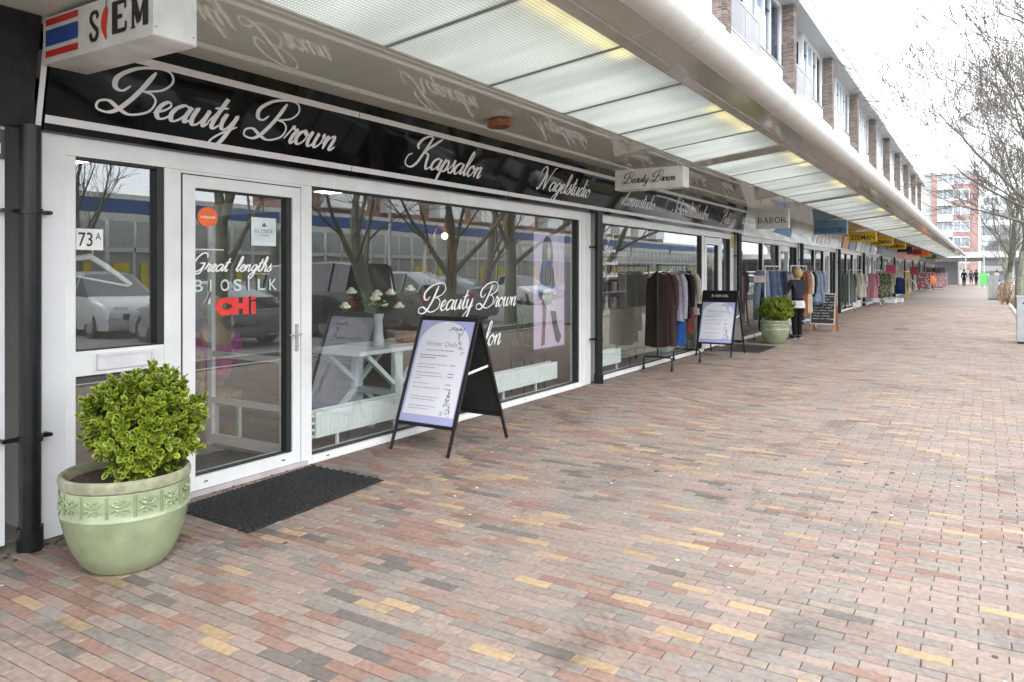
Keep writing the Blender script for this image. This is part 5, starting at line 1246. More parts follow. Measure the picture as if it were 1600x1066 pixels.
# buggy shop display
t_ = thing('shopping_trolley_display', 'yellow framed stand holding dark blue bags by the shop front', 'display stand', (-4.4,51,0))
b_ = MB(); 
for (x, y) in ((-4.8,50.2),(-3.9,50.2),(-4.8,52.2),(-3.9,52.2)): b_.box(x-.03,x+.03,y-.03,y+.03,0,1.55)
b_.box(-4.83,-3.87,50.17,52.23,1.55,1.62); b_.build('frame', pm('frame_yellow', (.7,.45,.03), .5), t_)
b_ = MB(); b_.ball((-4.3,50.5,.75), .5, 12, sc=(1,.8,1)); b_.box(-4.75,-3.95,50.3,52.1,.25,1.1); b_.build('bags', cloth('bag_blue', (.02,.04,.13)), t_)
t_ = thing('big_wheel', 'large cream spoked wheel standing against the shop front', 'wheel', (-4.4,56.5,0))
b_ = MB(); n = 28
ring = [(-4.5+.0, 0, 0)]
b_.tube([(-4.3+.48*cos(k*2*pi/n), 56.5, .58+.48*sin(k*2*pi/n)) for k in range(n+1)], .06, 8, cap=False); b_.build('rim', pm('cream_paint', (.4,.38,.33), .5), t_, smooth=True)
b_ = MB(); [b_.tube([(-4.3,56.5,.58),(-4.3+.46*cos(k*pi/6),56.5,.58+.46*sin(k*pi/6))], .018, 5) for k in range(12)]; b_.build('spoke', pm('cream_paint',(0,0,0)), t_)
def stand(label, x, y, w, h, c1, c2, d=.5):
    t_ = thing('display_stand', label, 'display stand', (x,y,0)); b_ = MB()
    b_.box(x-w/2,x-w/2+.05,y,y+.05,0,h); b_.box(x+w/2-.05,x+w/2,y,y+.05,0,h); b_.box(x-w/2+.05,x+w/2-.05,y,y+.05,h-.05,h); b_.box(x-w/2-.05,x+w/2+.05,y-.2,y+d,.03,.1); b_.build('frame', pm('stand_grey', (.5,.48,.48), .5), t_)
    b_ = MB(); b_.box(x-w/2+.06,x+w/2-.06,y+.06,y+d-.1,.2,h-.08); b_.build('panel', c1, t_)
    b_ = MB(); rr = random.Random(int(y))
    for k in range(22): xx = x+rr.uniform(-w/2+.1,w/2-.18); zz = rr.uniform(.25,h-.2); b_.box(xx,xx+.1,y+.03,y+.058,zz,zz+.09)
    b_.build('goods', c2, t_); return t_
stand('pink and white card stand on the pavement far under the canopy edge', -3.3, 77.0, 1.15, 1.45, pm('stand_pink', (.45,.25,.27), .6), pm('stand_pale', (.7,.6,.62), .6))
stand('red card rack beside the far shop front', -4.2, 70.5, 1.1, 1.5, pm('stand_red', (.3,.12,.11), .6), pm('stand_pale',(0,0,0)))
t_ = thing('orange_figure_display', 'big round orange display with dark cap beside the pink stand', 'display', (-4.0,74,0))
b_ = MB(); b_.ball((-4.0,74,.8), .55, 14, sc=(1,.8,1.0)); b_.build('bag', pm('orange_fabric', (.8,.18,.03), .7), t_, smooth=True)
b_ = MB(); b_.ball((-4.0,74,1.4), .4, 12, sc=(1,.8,.6)); b_.build('cap', pm('cap_red', (.3,.03,.02), .7), t_, smooth=True); b_ = MB(); [b_.box(-4.0+s_*.3-.03,-4.0+s_*.3+.03,73.9,74.1,0,.4) for s_ in (-1,1)]; b_.build('leg', M['black'], t_)
for k in range(6):
    y = 79.5+k*2.1
    t_ = thing('goods_rack', 'dark goods rack in shadow, %s past the pink stand' % ['first','second','third','fourth','fifth','sixth'][k], 'display', (-4.2,y,0)); b_ = MB(); rr = random.Random(k)
    for q in range(12): xx = -4.6+rr.uniform(0,1.0); zz = rr.uniform(0,1.7); b_.box(xx,xx+.25,y+rr.uniform(0,.3),y+.4+rr.uniform(0,.3),zz,zz+.3, rr.randrange(3))
    b_.box(-4.65,-4.6,y,y+.6,0,2.0); b_.box(-3.45,-3.4,y,y+.6,0,2.0)
    b_.build('wares', [pm('ware_dk', (.03,.03,.035), .7), pm('ware_gr', (.15,.15,.16), .7), pm('ware_br', (.13,.07,.05), .7)], t_)
for k, (y, c, lab) in enumerate([(47.5,(.6,.08,.16),'pink sale board leaning at the shop front before the yellow frame'),(64.5,(.4,.05,.06),'dark red hanging cloth by the far shop front')]):
    t_ = thing('sale_board', lab, 'board', (-4.6,y,0)); bx('board', pm('saleb%d' % k, c, .5), t_, -4.72, -4.2, y, y+.05, 1.35, 1.95); bx('post', M['alu'], t_, -4.48, -4.44, y+.05, y+.09, 0, 1.6)

# ================================================================== PEOPLE
def skin_obj(name, nodes, edges, m, parent, root=0, sub=2):
    me = bpy.data.meshes.new(name); me.from_pydata([n[0] for n in nodes], edges, []); me.update()
    o = bpy.data.objects.new(name, me); C.objects.link(o)
    md = o.modifiers.new('s', 'SKIN'); md.use_smooth_shade = True
    sl_ = me.skin_vertices[0].data if me.skin_vertices else None
    if sl_ is None: raise RuntimeError('no skin layer')
    for i, n in enumerate(nodes):
        r = n[1]; sl_[i].radius = r if hasattr(r, '__len__') else (r, r)
    sl_[root].use_root = True
    ms_ = o.modifiers.new('u', 'SUBSURF'); ms_.levels = sub; ms_.render_levels = sub
    dg = bpy.context.evaluated_depsgraph_get(); dg.update()
    m2 = bpy.data.meshes.new_from_object(o.evaluated_get(dg)); m2.materials.clear(); m2.materials.append(m)
    m2.polygons.foreach_set('use_smooth', [True]*len(m2.polygons))
    bpy.data.objects.remove(o); bpy.data.meshes.remove(me)
    q = bpy.data.objects.new(name, m2); C.objects.link(q); q.parent = parent; return q
SK = pm('skin', (.5,.3,.22), .6, var=.06)
def person(label, x, y, rz, top, bottom, hair, hairlen=.0, stride=.0, reach=0., hem=None, h=1.65, sex=0, seated=False):
    t_ = thing('person', label, 'person', (x,y,0), rz); s = h/1.65
    # faces +Y in local space
    Hd = 1.54*s; hip = .86*s; sh_ = 1.34*s; shw = .17*s
    lf_ = [(.085*s, 0+stride, .08*s), (-.085*s, -stride, .08*s)]
    nodes = [((0,0,hip),(.10*s,.075*s)), ((0,0,1.06*s),(.115*s,.085*s)), ((0,0,1.25*s),(.14*s,.095*s)), ((0,.0,1.38*s),(.06*s,.055*s)), ((0,.015,1.46*s),(.055*s,.055*s)), ((0,.02,Hd),(.078*s,.09*s)), ((0,.02,1.62*s),(.06*s,.07*s))]
    edges = [(0,1),(1,2),(2,3),(3,4),(4,5),(5,6)]
    ends = []
    for i, sx in enumerate((1,-1)):
        fx_, fy_, fz_ = lf_[i]
        k = len(nodes); ky = fy_*.55+.03
        nodes += [((sx*.085*s,0,hip-.06),(.06*s,.065*s)), ((sx*.085*s,ky,.47*s),(.055*s,.058*s)), ((sx*.085*s,fy_,.09*s),(.036*s,.04*s)), ((sx*.095*s,fy_+.13*s,.035*s),(.035*s,.03*s))]
        edges += [(0,k),(k,k+1),(k+1,k+2),(k+2,k+3)]
        k = len(nodes)
        if reach: el_ = (sx*.24*s, .10*s, 1.08*s); ha = (sx*.12*s, .10*s+reach, 1.14*s)
        else: el_ = (sx*.235*s, -.02*s, 1.07*s); ha = (sx*.24*s, .06*s, .83*s)
        nodes += [((sx*shw,0,sh_),(.05*s,.05*s)), (el_,(.038*s,.038*s)), (ha,(.026*s,.028*s)), ((ha[0]-sx*.01,ha[1]+.05*s,ha[2]-(.0 if reach else .05)),(.032*s,.018*s))]
        edges += [(2,k),(k,k+1),(k+1,k+2),(k+2,k+3)]
        ends.append((Vector(nodes[k+3][0]), sx))
    skin_obj('body', nodes, edges, SK, t_)
    J = MB()
    # jacket: torso and arms slightly larger
    jn_ = [((0,0,hip+.02),(.15*s,.115*s)), ((0,0,hip+.09),(.145*s,.115*s)), ((0,0,1.06*s),(.14*s,.11*s)), ((0,0,1.25*s),(.165*s,.12*s)), ((0,0,1.385*s),(.075*s,.07*s))]
    je = [(0,1),(1,2),(2,3),(3,4)]
    for i, sx in enumerate((1,-1)):
        kk = 7+i*8+4; k = len(jn_); A, B, Cc = nodes[kk], nodes[kk+1], nodes[kk+2]
        jn_ += [(A[0],(.066*s,.066*s)), (B[0],(.056*s,.056*s)), (tuple(Vector(B[0])*.12+Vector(Cc[0])*.88),(.042*s,.042*s))]; je += [(3,k),(k,k+1),(k+1,k+2)]
    skin_obj('jacket', jn_, je, top, t_)
    tb_ = MB(); tb_.tube([(0,0,hip+.10),(0,0,hip+.02),(0,0,hip-.08),(0,.0,hip-.15)], [.135*s,.155*s,.165*s,.12*s], 20)
    tb_.v = [(p[0], p[1]*.78, p[2]) for p in tb_.v]
    for i, sx in enumerate((1,-1)):
        kk = 7+i*8; A, B, Cc = nodes[kk][0], nodes[kk+1][0], nodes[kk+2][0]
        tb_.tube([(A[0]*.95,A[1],A[2]+.0), (A[0],A[1]+.01,A[2]-.12), tuple(Vector(A)*.35+Vector(B)*.65), B, tuple(Vector(B)*.5+Vector(Cc)*.5), tuple(Vector(Cc)+Vector((0,0,.0)))], [.085*s,.092*s,.078*s,.068*s,.060*s,.052*s], 14)
    tb_.build('trousers', bottom, t_, local=True, smooth=True)
    for i, sx in enumerate((1,-1)):
        A = nodes[7+i*8+2][0]; D = nodes[7+i*8+3][0]
        b_ = MB(); b_.ball((D[0],(A[1]+D[1])/2+.02,.045), .05, 10, sc=(1,2.5,.9)); b_.build('shoe', pm('shoe_dark', (.04,.04,.045), .6), t_, local=True, smooth=True)
        b_ = MB(); b_.ball((D[0],(A[1]+D[1])/2+.02,.012), .052, 10, sc=(1,2.5,.22)); b_.build('sole', pm('sole_white', (.7,.7,.7), .6), t_, local=True, smooth=True)
        H_, sg = ends[i]
        for q in range(4): 
            f_ = MB(); f_.tube([H_+Vector((sg*(-.018+.012*q),.01,0)), H_+Vector((sg*(-.02+.013*q),.045,-.01)), H_+Vector((sg*(-.018+.012*q),.06,-.035))], [.008,.007,.006], 6); f_.build('finger', SK, t_, local=True, smooth=True)
        f_ = MB(); f_.tube([H_+Vector((-sg*.02,-.02,0)), H_+Vector((-sg*.045,.01,-.01)), H_+Vector((-sg*.045,.035,-.02))], [.009,.008,.007], 6); f_.build('thumb', SK, t_, local=True, smooth=True)
    b_ = MB(); b_.ball((0,-.012,(1.55 if hairlen else 1.575)*s), .113*s, 18, sc=(.95,.98,1.2 if hairlen else 1.02))
    b_.build('hair', hair, t_, local=True, smooth=True)
    b_ = MB(); b_.ball((0,.108*s,1.53*s), .015*s, 8, sc=(.8,1.1,1.4)); b_.ball((.035,.098*s,1.555*s), .009, 6); b_.ball((-.035,.098*s,1.555*s), .009, 6)
    if hem:
        b2 = MB(); b2.tube([(0,0,hip-.13),(0,0,hip-.05),(0,0,hip+.04)], [.185*s,.18*s,.16*s], 20); b2.v = [(p[0], p[1]*.8, p[2]) for p in b2.v]; b2.build('shirt_hem', hem, t_, local=True, smooth=True)
    return t_
hb = pm('blonde_hair', (.5,.35,.16), .55, var=.25, scale=40, bump=.2, bscale=90); hd = pm('dark_hair', (.03,.022,.018), .6, var=.3, scale=60)
person('blonde woman in a dark jacket browsing the clothes racks with her back turned', -3.74, 18.75, radians(48), cloth('charcoal_jacket', (.035,.04,.05)), blk, hb, .1, .03, reach=.22, hem=wht, h=1.66)
person('person in black walking far away at the end of the arcade', -1.75, 93, 0.1, blk, blk, hd, 0, .16, h=1.75)
person('person in a navy coat far away right of the one in black', -.75, 106, 0.2, nvy, nvy, hd, .1, .14, h=1.78)
person('person in a dark grey coat far away beside the navy coat', -1.35, 112, -.2, cloth('dark_grey_cloth', (.08,.08,.09)), jn2, hd, 0, .12, h=1.7)
person('person in a pale coat far away beside the lamp post', 1.2, 98, .5, bei, blk, hd, .1, .1, h=1.7)
# person seated inside the salon, on a wicker chair seen from behind
t_ = thing('wicker_chair', 'wicker chair with white legs just inside the salon door', 'chair', (-6.25, 4.6, 0))
wk = pm('wicker_brown', (.42,.3,.2), .85, var=.4, scale=40, bump=.8, bscale=90)
b_ = MB(); b_.lathe([(.24,.36),(.27,.40),(.27,.44),(.24,.46)], -6.25, 4.6, 24); b_.build('seat', wk, t_, smooth=True)
b_ = MB(); n = 13; vs = []
for i in range(9):
    z = .42+i*.055
    for j in range(n): a = radians(-150+j*10+75-60); rr = .28+.03*i/8; vs.append((-6.25+rr*cos(a-.6), 4.6+rr*sin(a-.6), z+.05*sin(pi*j/(n-1))*i/8))
b_.add(vs, [(i*n+j, i*n+j+1, (i+1)*n+j+1, (i+1)*n+j) for i in range(8) for j in range(n-1)]); o = b_.build('backrest', wk, t_, smooth=True)
sm_ = o.modifiers.new('th', 'SOLIDIFY'); sm_.thickness = .025
for (a, c) in ((-.17,-.17),(.17,-.17),(-.17,.17),(.17,.17)): bx('leg', M['frame'], t_, -6.25+a-.02, -6.25+a+.02, 4.6+c-.02, 4.6+c+.02, .004, .36)
t_ = thing('person', 'person with fair hair and pink top seated inside behind the door glass', 'person', (-6.3, 4.65, 0), radians(70))
pn = [((0,0,.52),(.16,.13)), ((0,-.02,.75),(.14,.10)), ((0,-.01,.98),(.17,.10)), ((0,0,1.09),(.06,.06)), ((0,.02,1.2),(.08,.09)), ((0,.02,1.29),(.06,.07)), ((.1,.38,.5),(.085,.08)), ((.1,.42,.08),(.05,.05)), ((.1,.54,.04),(.04,.03)), ((-.1,.38,.5),(.085,.08)), ((-.1,.42,.08),(.05,.05)), ((-.1,.54,.04),(.04,.03)), ((.21,0,.95),(.055,.055)), ((.25,.06,.72),(.045,.045)), ((.16,.26,.68),(.032,.032)), ((-.21,0,.95),(.055,.055)), ((-.25,.06,.72),(.045,.045)), ((-.16,.26,.68),(.032,.032))]
skin_obj('body', pn, [(0,1),(1,2),(2,3),(3,4),(4,5),(0,6),(6,7),(7,8),(0,9),(9,10),(10,11),(2,12),(12,13),(13,14),(2,15),(15,16),(16,17)], SK, t_)
skin_obj('top', [(p, tuple(a*1.22 for a in r)) for p, r in [pn[0],pn[1],pn[2],((0,0,1.05),(.07,.06)),pn[12],pn[13],pn[14],pn[15],pn[16],pn[17]]], [(0,1),(1,2),(2,3),(2,4),(4,5),(5,6),(2,7),(7,8),(8,9)], cloth('pink_knit', (.5,.12,.32)), t_)
b_ = MB(); b_.ball((0,-.01,1.24), .12, 14, sc=(1,1,1.05)); b_.build('hair', pm('fair_hair', (.55,.42,.2), .6, var=.3, scale=60), t_, local=True, smooth=True)

# ================================================================== STREET FURNITURE
def litter_bin(label, x, y, h, w=.42, d=.42):
    t_ = thing('litter_bin', label, 'bin', (x, y, 0), group='grey steel bins by the kerb'); m_ = pm('bin_steel', (.42,.43,.44), .38, metal=.55, var=.08, scale=5)
    for k in range(2):
        x0 = x-w/2+k*w/2; MB().box(x0+.004,x0+w/2-.004,y-d/2,y+d/2,.05,h).build('side_panel', m_, t_)
    MB().box(x-w/2+.02,x+w/2-.02,y-d/2+.02,y+d/2-.02,0,.05).build('plinth', M['dark'], t_)
    b_ = MB(); b_.box(x-w/2-.01,x+w/2+.01,y-d/2-.01,y+d/2+.01,h,h+.03); b_.build('lid', m_, t_)
    b_ = MB(); b_.tube([(x-w/4,y-d/2-.006,h-.12),(x-w/4,y-d/2+.01,h-.12)], .022, 10); b_.build('lock', M['dark'], t_)
    b_ = MB(); b_.box(x-.004,x+.004,y-d/2-.004,y-d/2+.01,.05,h); b_.build('seam', M['dark'], t_)
litter_bin('grey steel bin standing at the right edge of the frame', .87, 20.25, 1.02, .5, .45)
litter_bin('tall grey steel bin farther along the kerb', .46, 50.8, 1.32, .5, .45)
# brown beech shrub
rs = random.Random(77)
def dry_shrub(label, x, y, w, h, c, nm, n=900, s=.07):
    t_ = thing('shrub', label, 'shrub', (x,y,0)); b_ = MB()
    for k in range(n):
        th_ = rs.uniform(0,6.28); z = rs.random(); r_ = w*(.55+.45*sin(pi*min(1,z*.9+.08)))*rs.uniform(.7,1.05)*.5; p = Vector((x+r_*cos(th_), y+r_*sin(th_), .03+z*h)); a = Vector((rs.gauss(0,1),rs.gauss(0,1),rs.gauss(0,1))).normalized(); b2 = a.orthogonal().normalized()
        b_.add([p, p+a*s*.5+b2*s*.3, p+a*s, p+a*s*.5-b2*s*.3], [(0,1,2,3)])
    b_.build('leaves', pm(nm, c, .8, isl=.35), t_); b_ = MB()
    for k in range(8): a = rs.uniform(0,6.28); b_.tube([(x,y,0),(x+cos(a)*w*.3,y+sin(a)*w*.3,h*.8)], [.02,.008], 5)
    b_.build('stem', M['twig'], t_)
dry_shrub('brown dry leaved shrub behind the second bin', .98, 43.5, .85, 1.05, (.3,.15,.09), 'beech_leaf')
for k, (y, lab) in enumerate([(27,'nearest'),(31,'second'),(34,'third'),(46,'farthest')]):
    dry_shrub('low dark green hedge plant on the verge, %s of four' % lab, 1.85, y, 1.0, .9, (.05,.08,.03), 'hedge_leaf', 600)
# lamp post
t_ = thing('street_lamp', 'slim pale lamp post with a round globe far down the walkway', 'lamp post', (.02, 85, 0))
MB().tube([(.02,85,0),(.02,85,1),(.02,85,3.9)], [.09,.06,.045], 12).build('post', pm('lamp_paint', (.55,.57,.55), .4), t_, smooth=True)
MB().ball((.02,85,4.15), .33, 16, sc=(1,1,.75)).build('globe', pm('globe_white', (.75,.77,.77), .3), t_, smooth=True)
t_ = thing('a_board', 'bright green A-board on the walkway by the lamp post', 'A-board', (0.0, 80, 0))
b_ = MB(); b_.beam((0,79.7,.35),(0,80,1.4),.85,.04,up=(0,1,0)); b_.v = [(p[0],p[1],p[2]) for p in b_.v]; b_ = MB().add([(-.42,79.6,.35),(.42,79.6,.35),(.42,79.95,1.45),(-.42,79.95,1.45),(-.42,79.64,.35),(.42,79.64,.35),(.42,79.99,1.45),(-.42,79.99,1.45)], [(0,1,2,3),(7,6,5,4),(0,4,5,1),(1,5,6,2),(2,6,7,3),(3,7,4,0)])
b_.build('board', pm('lime_green', (.10,.38,.10), .5), t_)
for sx in (-.35,.35): MB().beam((sx,79.45,0),(sx,79.9,1.4),.04,.04).build('leg', pm('lamp_paint',(0,0,0)), t_); MB().beam((sx,80.5,0),(sx,80.02,1.4),.04,.04).build('leg', pm('lamp_paint',(0,0,0)), t_)
# drain grate
t_ = thing('drain_cover', 'small dark drain grate in the middle of the brick pavement', 'drain', (-1.92,23.5,0)); t_['kind'] = 'structure'
b_ = MB(); b_.box(-2.1,-1.74,23.38,23.66,.001,.006)
[b_.box(-2.08+k*.05,-2.06+k*.05,23.4,23.64,.006,.009) for k in range(7)]; b_.build('grate', pm('grate_iron', (.06,.05,.045), .7), t_)

# ================================================================== PARKED CARS
def car_parts(kind):
    "local: nose towards -X, length along X, wheels on z=0"
    if kind == 'hatch': L, W, H_ = 3.95, 1.70, 1.48; st = [(-1.97,.30,.55,.56,0),(-1.9,.2,.72,.73,0),(-1.2,.2,.88,.90,0),(-.85,.2,.93,.96,0),(-.15,.2,.96,1.42,1),(.5,.2,.97,1.48,1),(1.1,.2,.98,1.44,1),(1.7,.2,.98,1.12,1),(1.88,.22,.85,.86,0),(1.97,.35,.6,.61,0)]
    elif kind == 'mpv': L, W, H_ = 4.6, 1.82, 1.70; st = [(-2.3,.30,.6,.61,0),(-2.2,.2,.8,.81,0),(-1.5,.2,.98,1.0,0),(-1.2,.2,1.02,1.05,0),(-.35,.2,1.05,1.62,1),(.5,.2,1.06,1.70,1),(1.5,.2,1.07,1.67,1),(2.1,.2,1.07,1.3,1),(2.25,.22,.95,.96,0),(2.3,.35,.7,.71,0)]
    else: L, W, H_ = 4.8, 1.92, 1.95; st = [(-2.4,.30,.7,.71,0),(-2.3,.2,1.0,1.01,0),(-1.7,.2,1.15,1.17,0),(-1.5,.2,1.17,1.22,0),(-.9,.2,1.18,1.85,1),(.4,.2,1.19,1.95,1),(1.6,.2,1.19,1.95,1),(2.2,.2,1.19,1.9,1),(2.36,.22,1.1,1.12,1),(2.4,.35,.8,.81,0)]
    W2 = W/2; out = {}
    body, glass = MB(), MB(); rings = []
    for (x, zl, zb, zr, cab) in st:
        tw = W2*.74 if cab else W2*.93; e = .9 if abs(x) > L/2-.15 else 1
        rings.append([(x,-W2*e*.96,zl),(x,-W2*e,zl+.2),(x,-W2*e,zb*.8),(x,-W2*e*.95,zb),(x,-tw*e,zr-.05 if cab else zr-.01),(x,-tw*e*.85,zr),(x,tw*e*.85,zr),(x,tw*e,zr-.05 if cab else zr-.01),(x,W2*e*.95,zb),(x,W2*e,zb*.8),(x,W2*e,zl+.2),(x,W2*e*.96,zl)])
    n = 12
    for i in range(len(rings)-1):
        a, b2 = rings[i], rings[i+1]; ca, cb = st[i][4], st[i+1][4]
        for j in range(n-1):
            q = [a[j], a[j+1], b2[j+1], b2[j]]
            g_ = (j in (3,7) and (ca or cb)) or (j in (4,5,6) and (ca != cb))
            (glass if g_ else body).add(q, [(0,1,2,3)])
        body.add([a[0], b2[0], b2[11], a[11]], [(0,1,2,3)])
    body.add(rings[0], [tuple(range(n-1,-1,-1))]); body.add(rings[-1], [tuple(range(n))])
    pil = MB()
    for i in range(4, 8):
        r_ = rings[i]
        for (p, q) in ((3,4),(8,7)): pil.beam(Vector(r_[p])*1.0, Vector(r_[q]), .07, .05, up=(1,0,0))
    return L, W, body, glass, pil, st
_cars = {}
def car(label, kind, x, y, rz, paint, group='cars parked beside the walkway'):
    t_ = thing('parked_car', label, 'car', (x,y,-.10), rz, group=group)
    if kind not in _cars:
        L, W, body, glass, pil, st = car_parts(kind); d = {}
        def mk_(nm, b_, m_, sm=True): o = b_.build(nm, m_, t_, local=True, smooth=sm, weld=(nm == 'body')); return o
        d['body'] = mk_('body', body, paint); d['glass'] = mk_('window', glass, pm('car_glass', (.02,.025,.03), .05, coat=1.0)); d['pillar'] = mk_('pillar', pil, paint)
        wl_ = MB(); wl_.tube([(0,-.1,.32),(0,.1,.32)], .32, 20); rim_ = MB(); rim_.tube([(0,-.105,.32),(0,.105,.32)], .2, 12)
        hl = MB(); hl.box(-.06,.02,-.16,.16,-.07,.07)
        d['wheels'] = []
        for sx in (-1,1):
            for sy in (-1,1):
                o = MB(); o.v = [(p[0]+sx*L*.31, p[1]+sy*(W/2-.11), p[2]) for p in wl_.v]; o.f = wl_.f; o.m = wl_.m; o = mk_('wheel', o, M['rubber'])
                r_ = MB(); r_.v = [(p[0]+sx*L*.31, p[1]+sy*(W/2-.11), p[2]) for p in rim_.v]; r_.f = rim_.f; r_.m = rim_.m; r2 = r_.build('rim', M['alu'], o, local=True)
                d['wheels'].append((o, r2))
        zb = st[1][2]
        d['hl'] = []
        for sy in (-1,1):
            d['hl'].append(mk_('headlight', MB().box(st[1][0]-.05,st[1][0]+.12,sy*(W/2-.42)-.16,sy*(W/2-.42)+.16,zb-.12,zb+.01), pm('headlight_clear', (.7,.72,.75), .15, coat=1)))
            d['hl'].append(mk_('tail_light', MB().box(st[-2][0]-.08,st[-2][0]+.06,sy*(W/2-.14)-.06,sy*(W/2-.14)+.06,.82,.98), pm('tail_red', (.5,.02,.02), .2, coat=1)))
        d['pl'] = mk_('number_plate', MB().box(st[0][0]-.02,st[0][0],-.26,.26,.36,.47), pm('plate_yellow', (.75,.55,.05), .5)); d['grille'] = mk_('grille', MB().box(st[0][0]-.012,st[0][0]+.02,-.45,.45,.48,.62), M['dark'])
        _cars[kind] = d
    else:
        d = _cars[kind]
        for key in ('body','glass','pillar','pl','grille'):
            o = d[key].copy(); C.objects.link(o); o.parent = t_
            if key in ('body','pillar'):
                o.material_slots[0].link = 'OBJECT'; o.material_slots[0].material = paint
        for (w_, r_) in d['wheels']:
            o = w_.copy(); C.objects.link(o); o.parent = t_; q = r_.copy(); C.objects.link(q); q.parent = o
        for h_ in d['hl']: o = h_.copy(); C.objects.link(o); o.parent = t_
    return t_
def paint(nm, c): return pm('paint_'+nm, c, .3, var=.03, coat=1.0)
silver, blackp, whitep, bluep, greyp, redp = paint('silver',(.5,.52,.54)), paint('black',(.015,.016,.02)), paint('white',(.78,.8,.8)), paint('blue',(.12,.2,.35)), paint('grey',(.2,.22,.24)), paint('red',(.35,.03,.03))
for k, (y, kd, pt_, lab) in enumerate([(50.0,'hatch',whitep,'white hatchback'),(52.9,'mpv',silver,'silver people carrier'),(55.8,'hatch',bluep,'dark blue hatchback'),(58.7,'mpv',whitep,'white people carrier'),(61.6,'hatch',silver,'silver hatchback'),(64.5,'mpv',greyp,'dark grey people carrier'),(67.4,'hatch',whitep,'white hatchback'),(70.3,'mpv',blackp,'black people carrier'),(76,'hatch',silver,'silver hatchback'),(79,'mpv',bluep,'blue people carrier')]):
    car(lab+' parked nose in beside the walkway, '+['nearest','second','third','fourth','fifth','sixth','seventh','eighth','ninth','farthest']['' or k]+' of its row', kd, 1.0+(1.97 if kd == 'hatch' else 2.3), y, 0, pt_)
for (x, y, rz, kd, pt_, lab) in ((10.8,11.6,radians(8),'mpv',silver,'silver people carrier mirrored in the number 73A side window'),(6.0,14.6,pi,'van',blackp,'black van mirrored in the left of the big salon window'),(6.1,17.6,pi,'mpv',greyp,'dark grey car mirrored beside the black van'),(6.2,20.6,pi,'hatch',paint('teal',(.05,.12,.14)),'dark teal hatchback mirrored in the middle of the salon window'),
        (10.6,26.5,radians(75),'hatch',whitep,'white hatchback mirrored above the window lettering'),(11,34,radians(20),'hatch',silver,'silver hatchback mirrored near the poster'),(6,40,pi,'mpv',whitep,'white people carrier mirrored in the farther windows'),(6.1,11.4,pi,'hatch',greyp,'grey hatchback mirrored left of the door glass'),(10.9,8.0,0,'hatch',whitep,'white hatchback mirrored in the door glass')):
    car(lab, kd, x, y, rz, pt_, group='cars in the car park opposite')

# ================================================================== OPPOSITE ROW (seen mirrored in the glass)
op = thing('opposite_shop_row', 'low shop row with blue canopy band across the car park, mirrored in the windows', 'building', (21, 40, 0))
bx('canopy_band', pm('band_blue', (.045,.115,.29), .5), op, 17.2, 17.4, -20, 100, 3.75, 4.25); bx('canopy_roof', pm('canopy_grey', (.4,.4,.4), .7), op, 17.41, 19.0, -20, 100, 3.9, 4.0)
bx('wall', pm('opp_wall', (.62,.61,.56), .8), op, 20.6, 30, -20, 100, 0, 4.8)
for k in range(46):
    y = -14+k*2.4
    f_ = MB(); f_.box(20.5,20.6,y,y+.16,0,3.7); f_.box(20.5,20.6,y+.16,y+2.4,2.4,2.58); f_.box(20.5,20.6,y+1.2,y+1.28,0,3.7); f_.box(20.502,20.598,y+.17,y+1.19,.0,.5)
    o = f_.build('window_frame', pm('opp_frame', (.82,.83,.81), .5), op); bx('window_pane', pm('opp_glass_pale', (.42,.46,.43), .15, coat=1), op, 20.55, 20.58, y+.1, y+2.4, .1, 3.7)
    if k % 3 != 2: bx('window_poster', pm('poster_yellow', (.8,.65,.03), .6), op, 20.48, 20.497, y+.3, y+(1.0 if k % 2 else .7), .6, 1.95); bx('window_poster', pm('poster_yellow',(0,0,0)), op, 20.48, 20.497, y+1.5, y+1.8, .6, 1.95)
for k in range(12): MB().box(17.5,17.65,-16+k*10,-15.85+k*10,0,3.9).build('canopy_post', pm('opp_frame',(0,0,0)), op)
ap = thing('apartment_block', 'brick flats with white balconies above the blue canopy, mirrored in the windows', 'building', (30, 50, 0))
bx('wall', pm('flat_brick', (.3,.17,.13), .85, var=.2), ap, 30, 36, 37, 105, 0, 18)
for fl_ in range(5):
    for k in range(11):
        y = 38+k*6.1; z = 3.2+fl_*2.9
        bx('balcony', pm('balcony_white', (.75,.76,.76), .6), ap, 28.8, 29.98, y, y+3.4, z, z+1.05)
        bx('window', pm('opp_glass', (.06,.075,.08), .08, coat=1), ap, 29.9, 29.99, y+.1, y+3.3, z+1.1, z+2.6); bx('window', pm('opp_glass', (.06,.075,.08), .08, coat=1), ap, 29.9, 29.99, y+4.0, y+5.5, z+.9, z+2.3)
t_ = thing('street_lamp', 'pale bent lamp post in the car park mirrored in the salon window', 'lamp post', (6.0, 18.4, 0))
MB().tube([(8.4,20.6,-.1),(8.4,20.6,4.2),(8.2,20.7,4.9),(7.6,21,5.3)], [.07,.05,.045,.04], 10).build('post', pm('lamp_paint',(0,0,0)), t_, smooth=True); MB().ball((7.5,21,5.28), .16, 10, sc=(2,.7,.4)).build('lamp_head', pm('globe_white',(0,0,0)), t_)

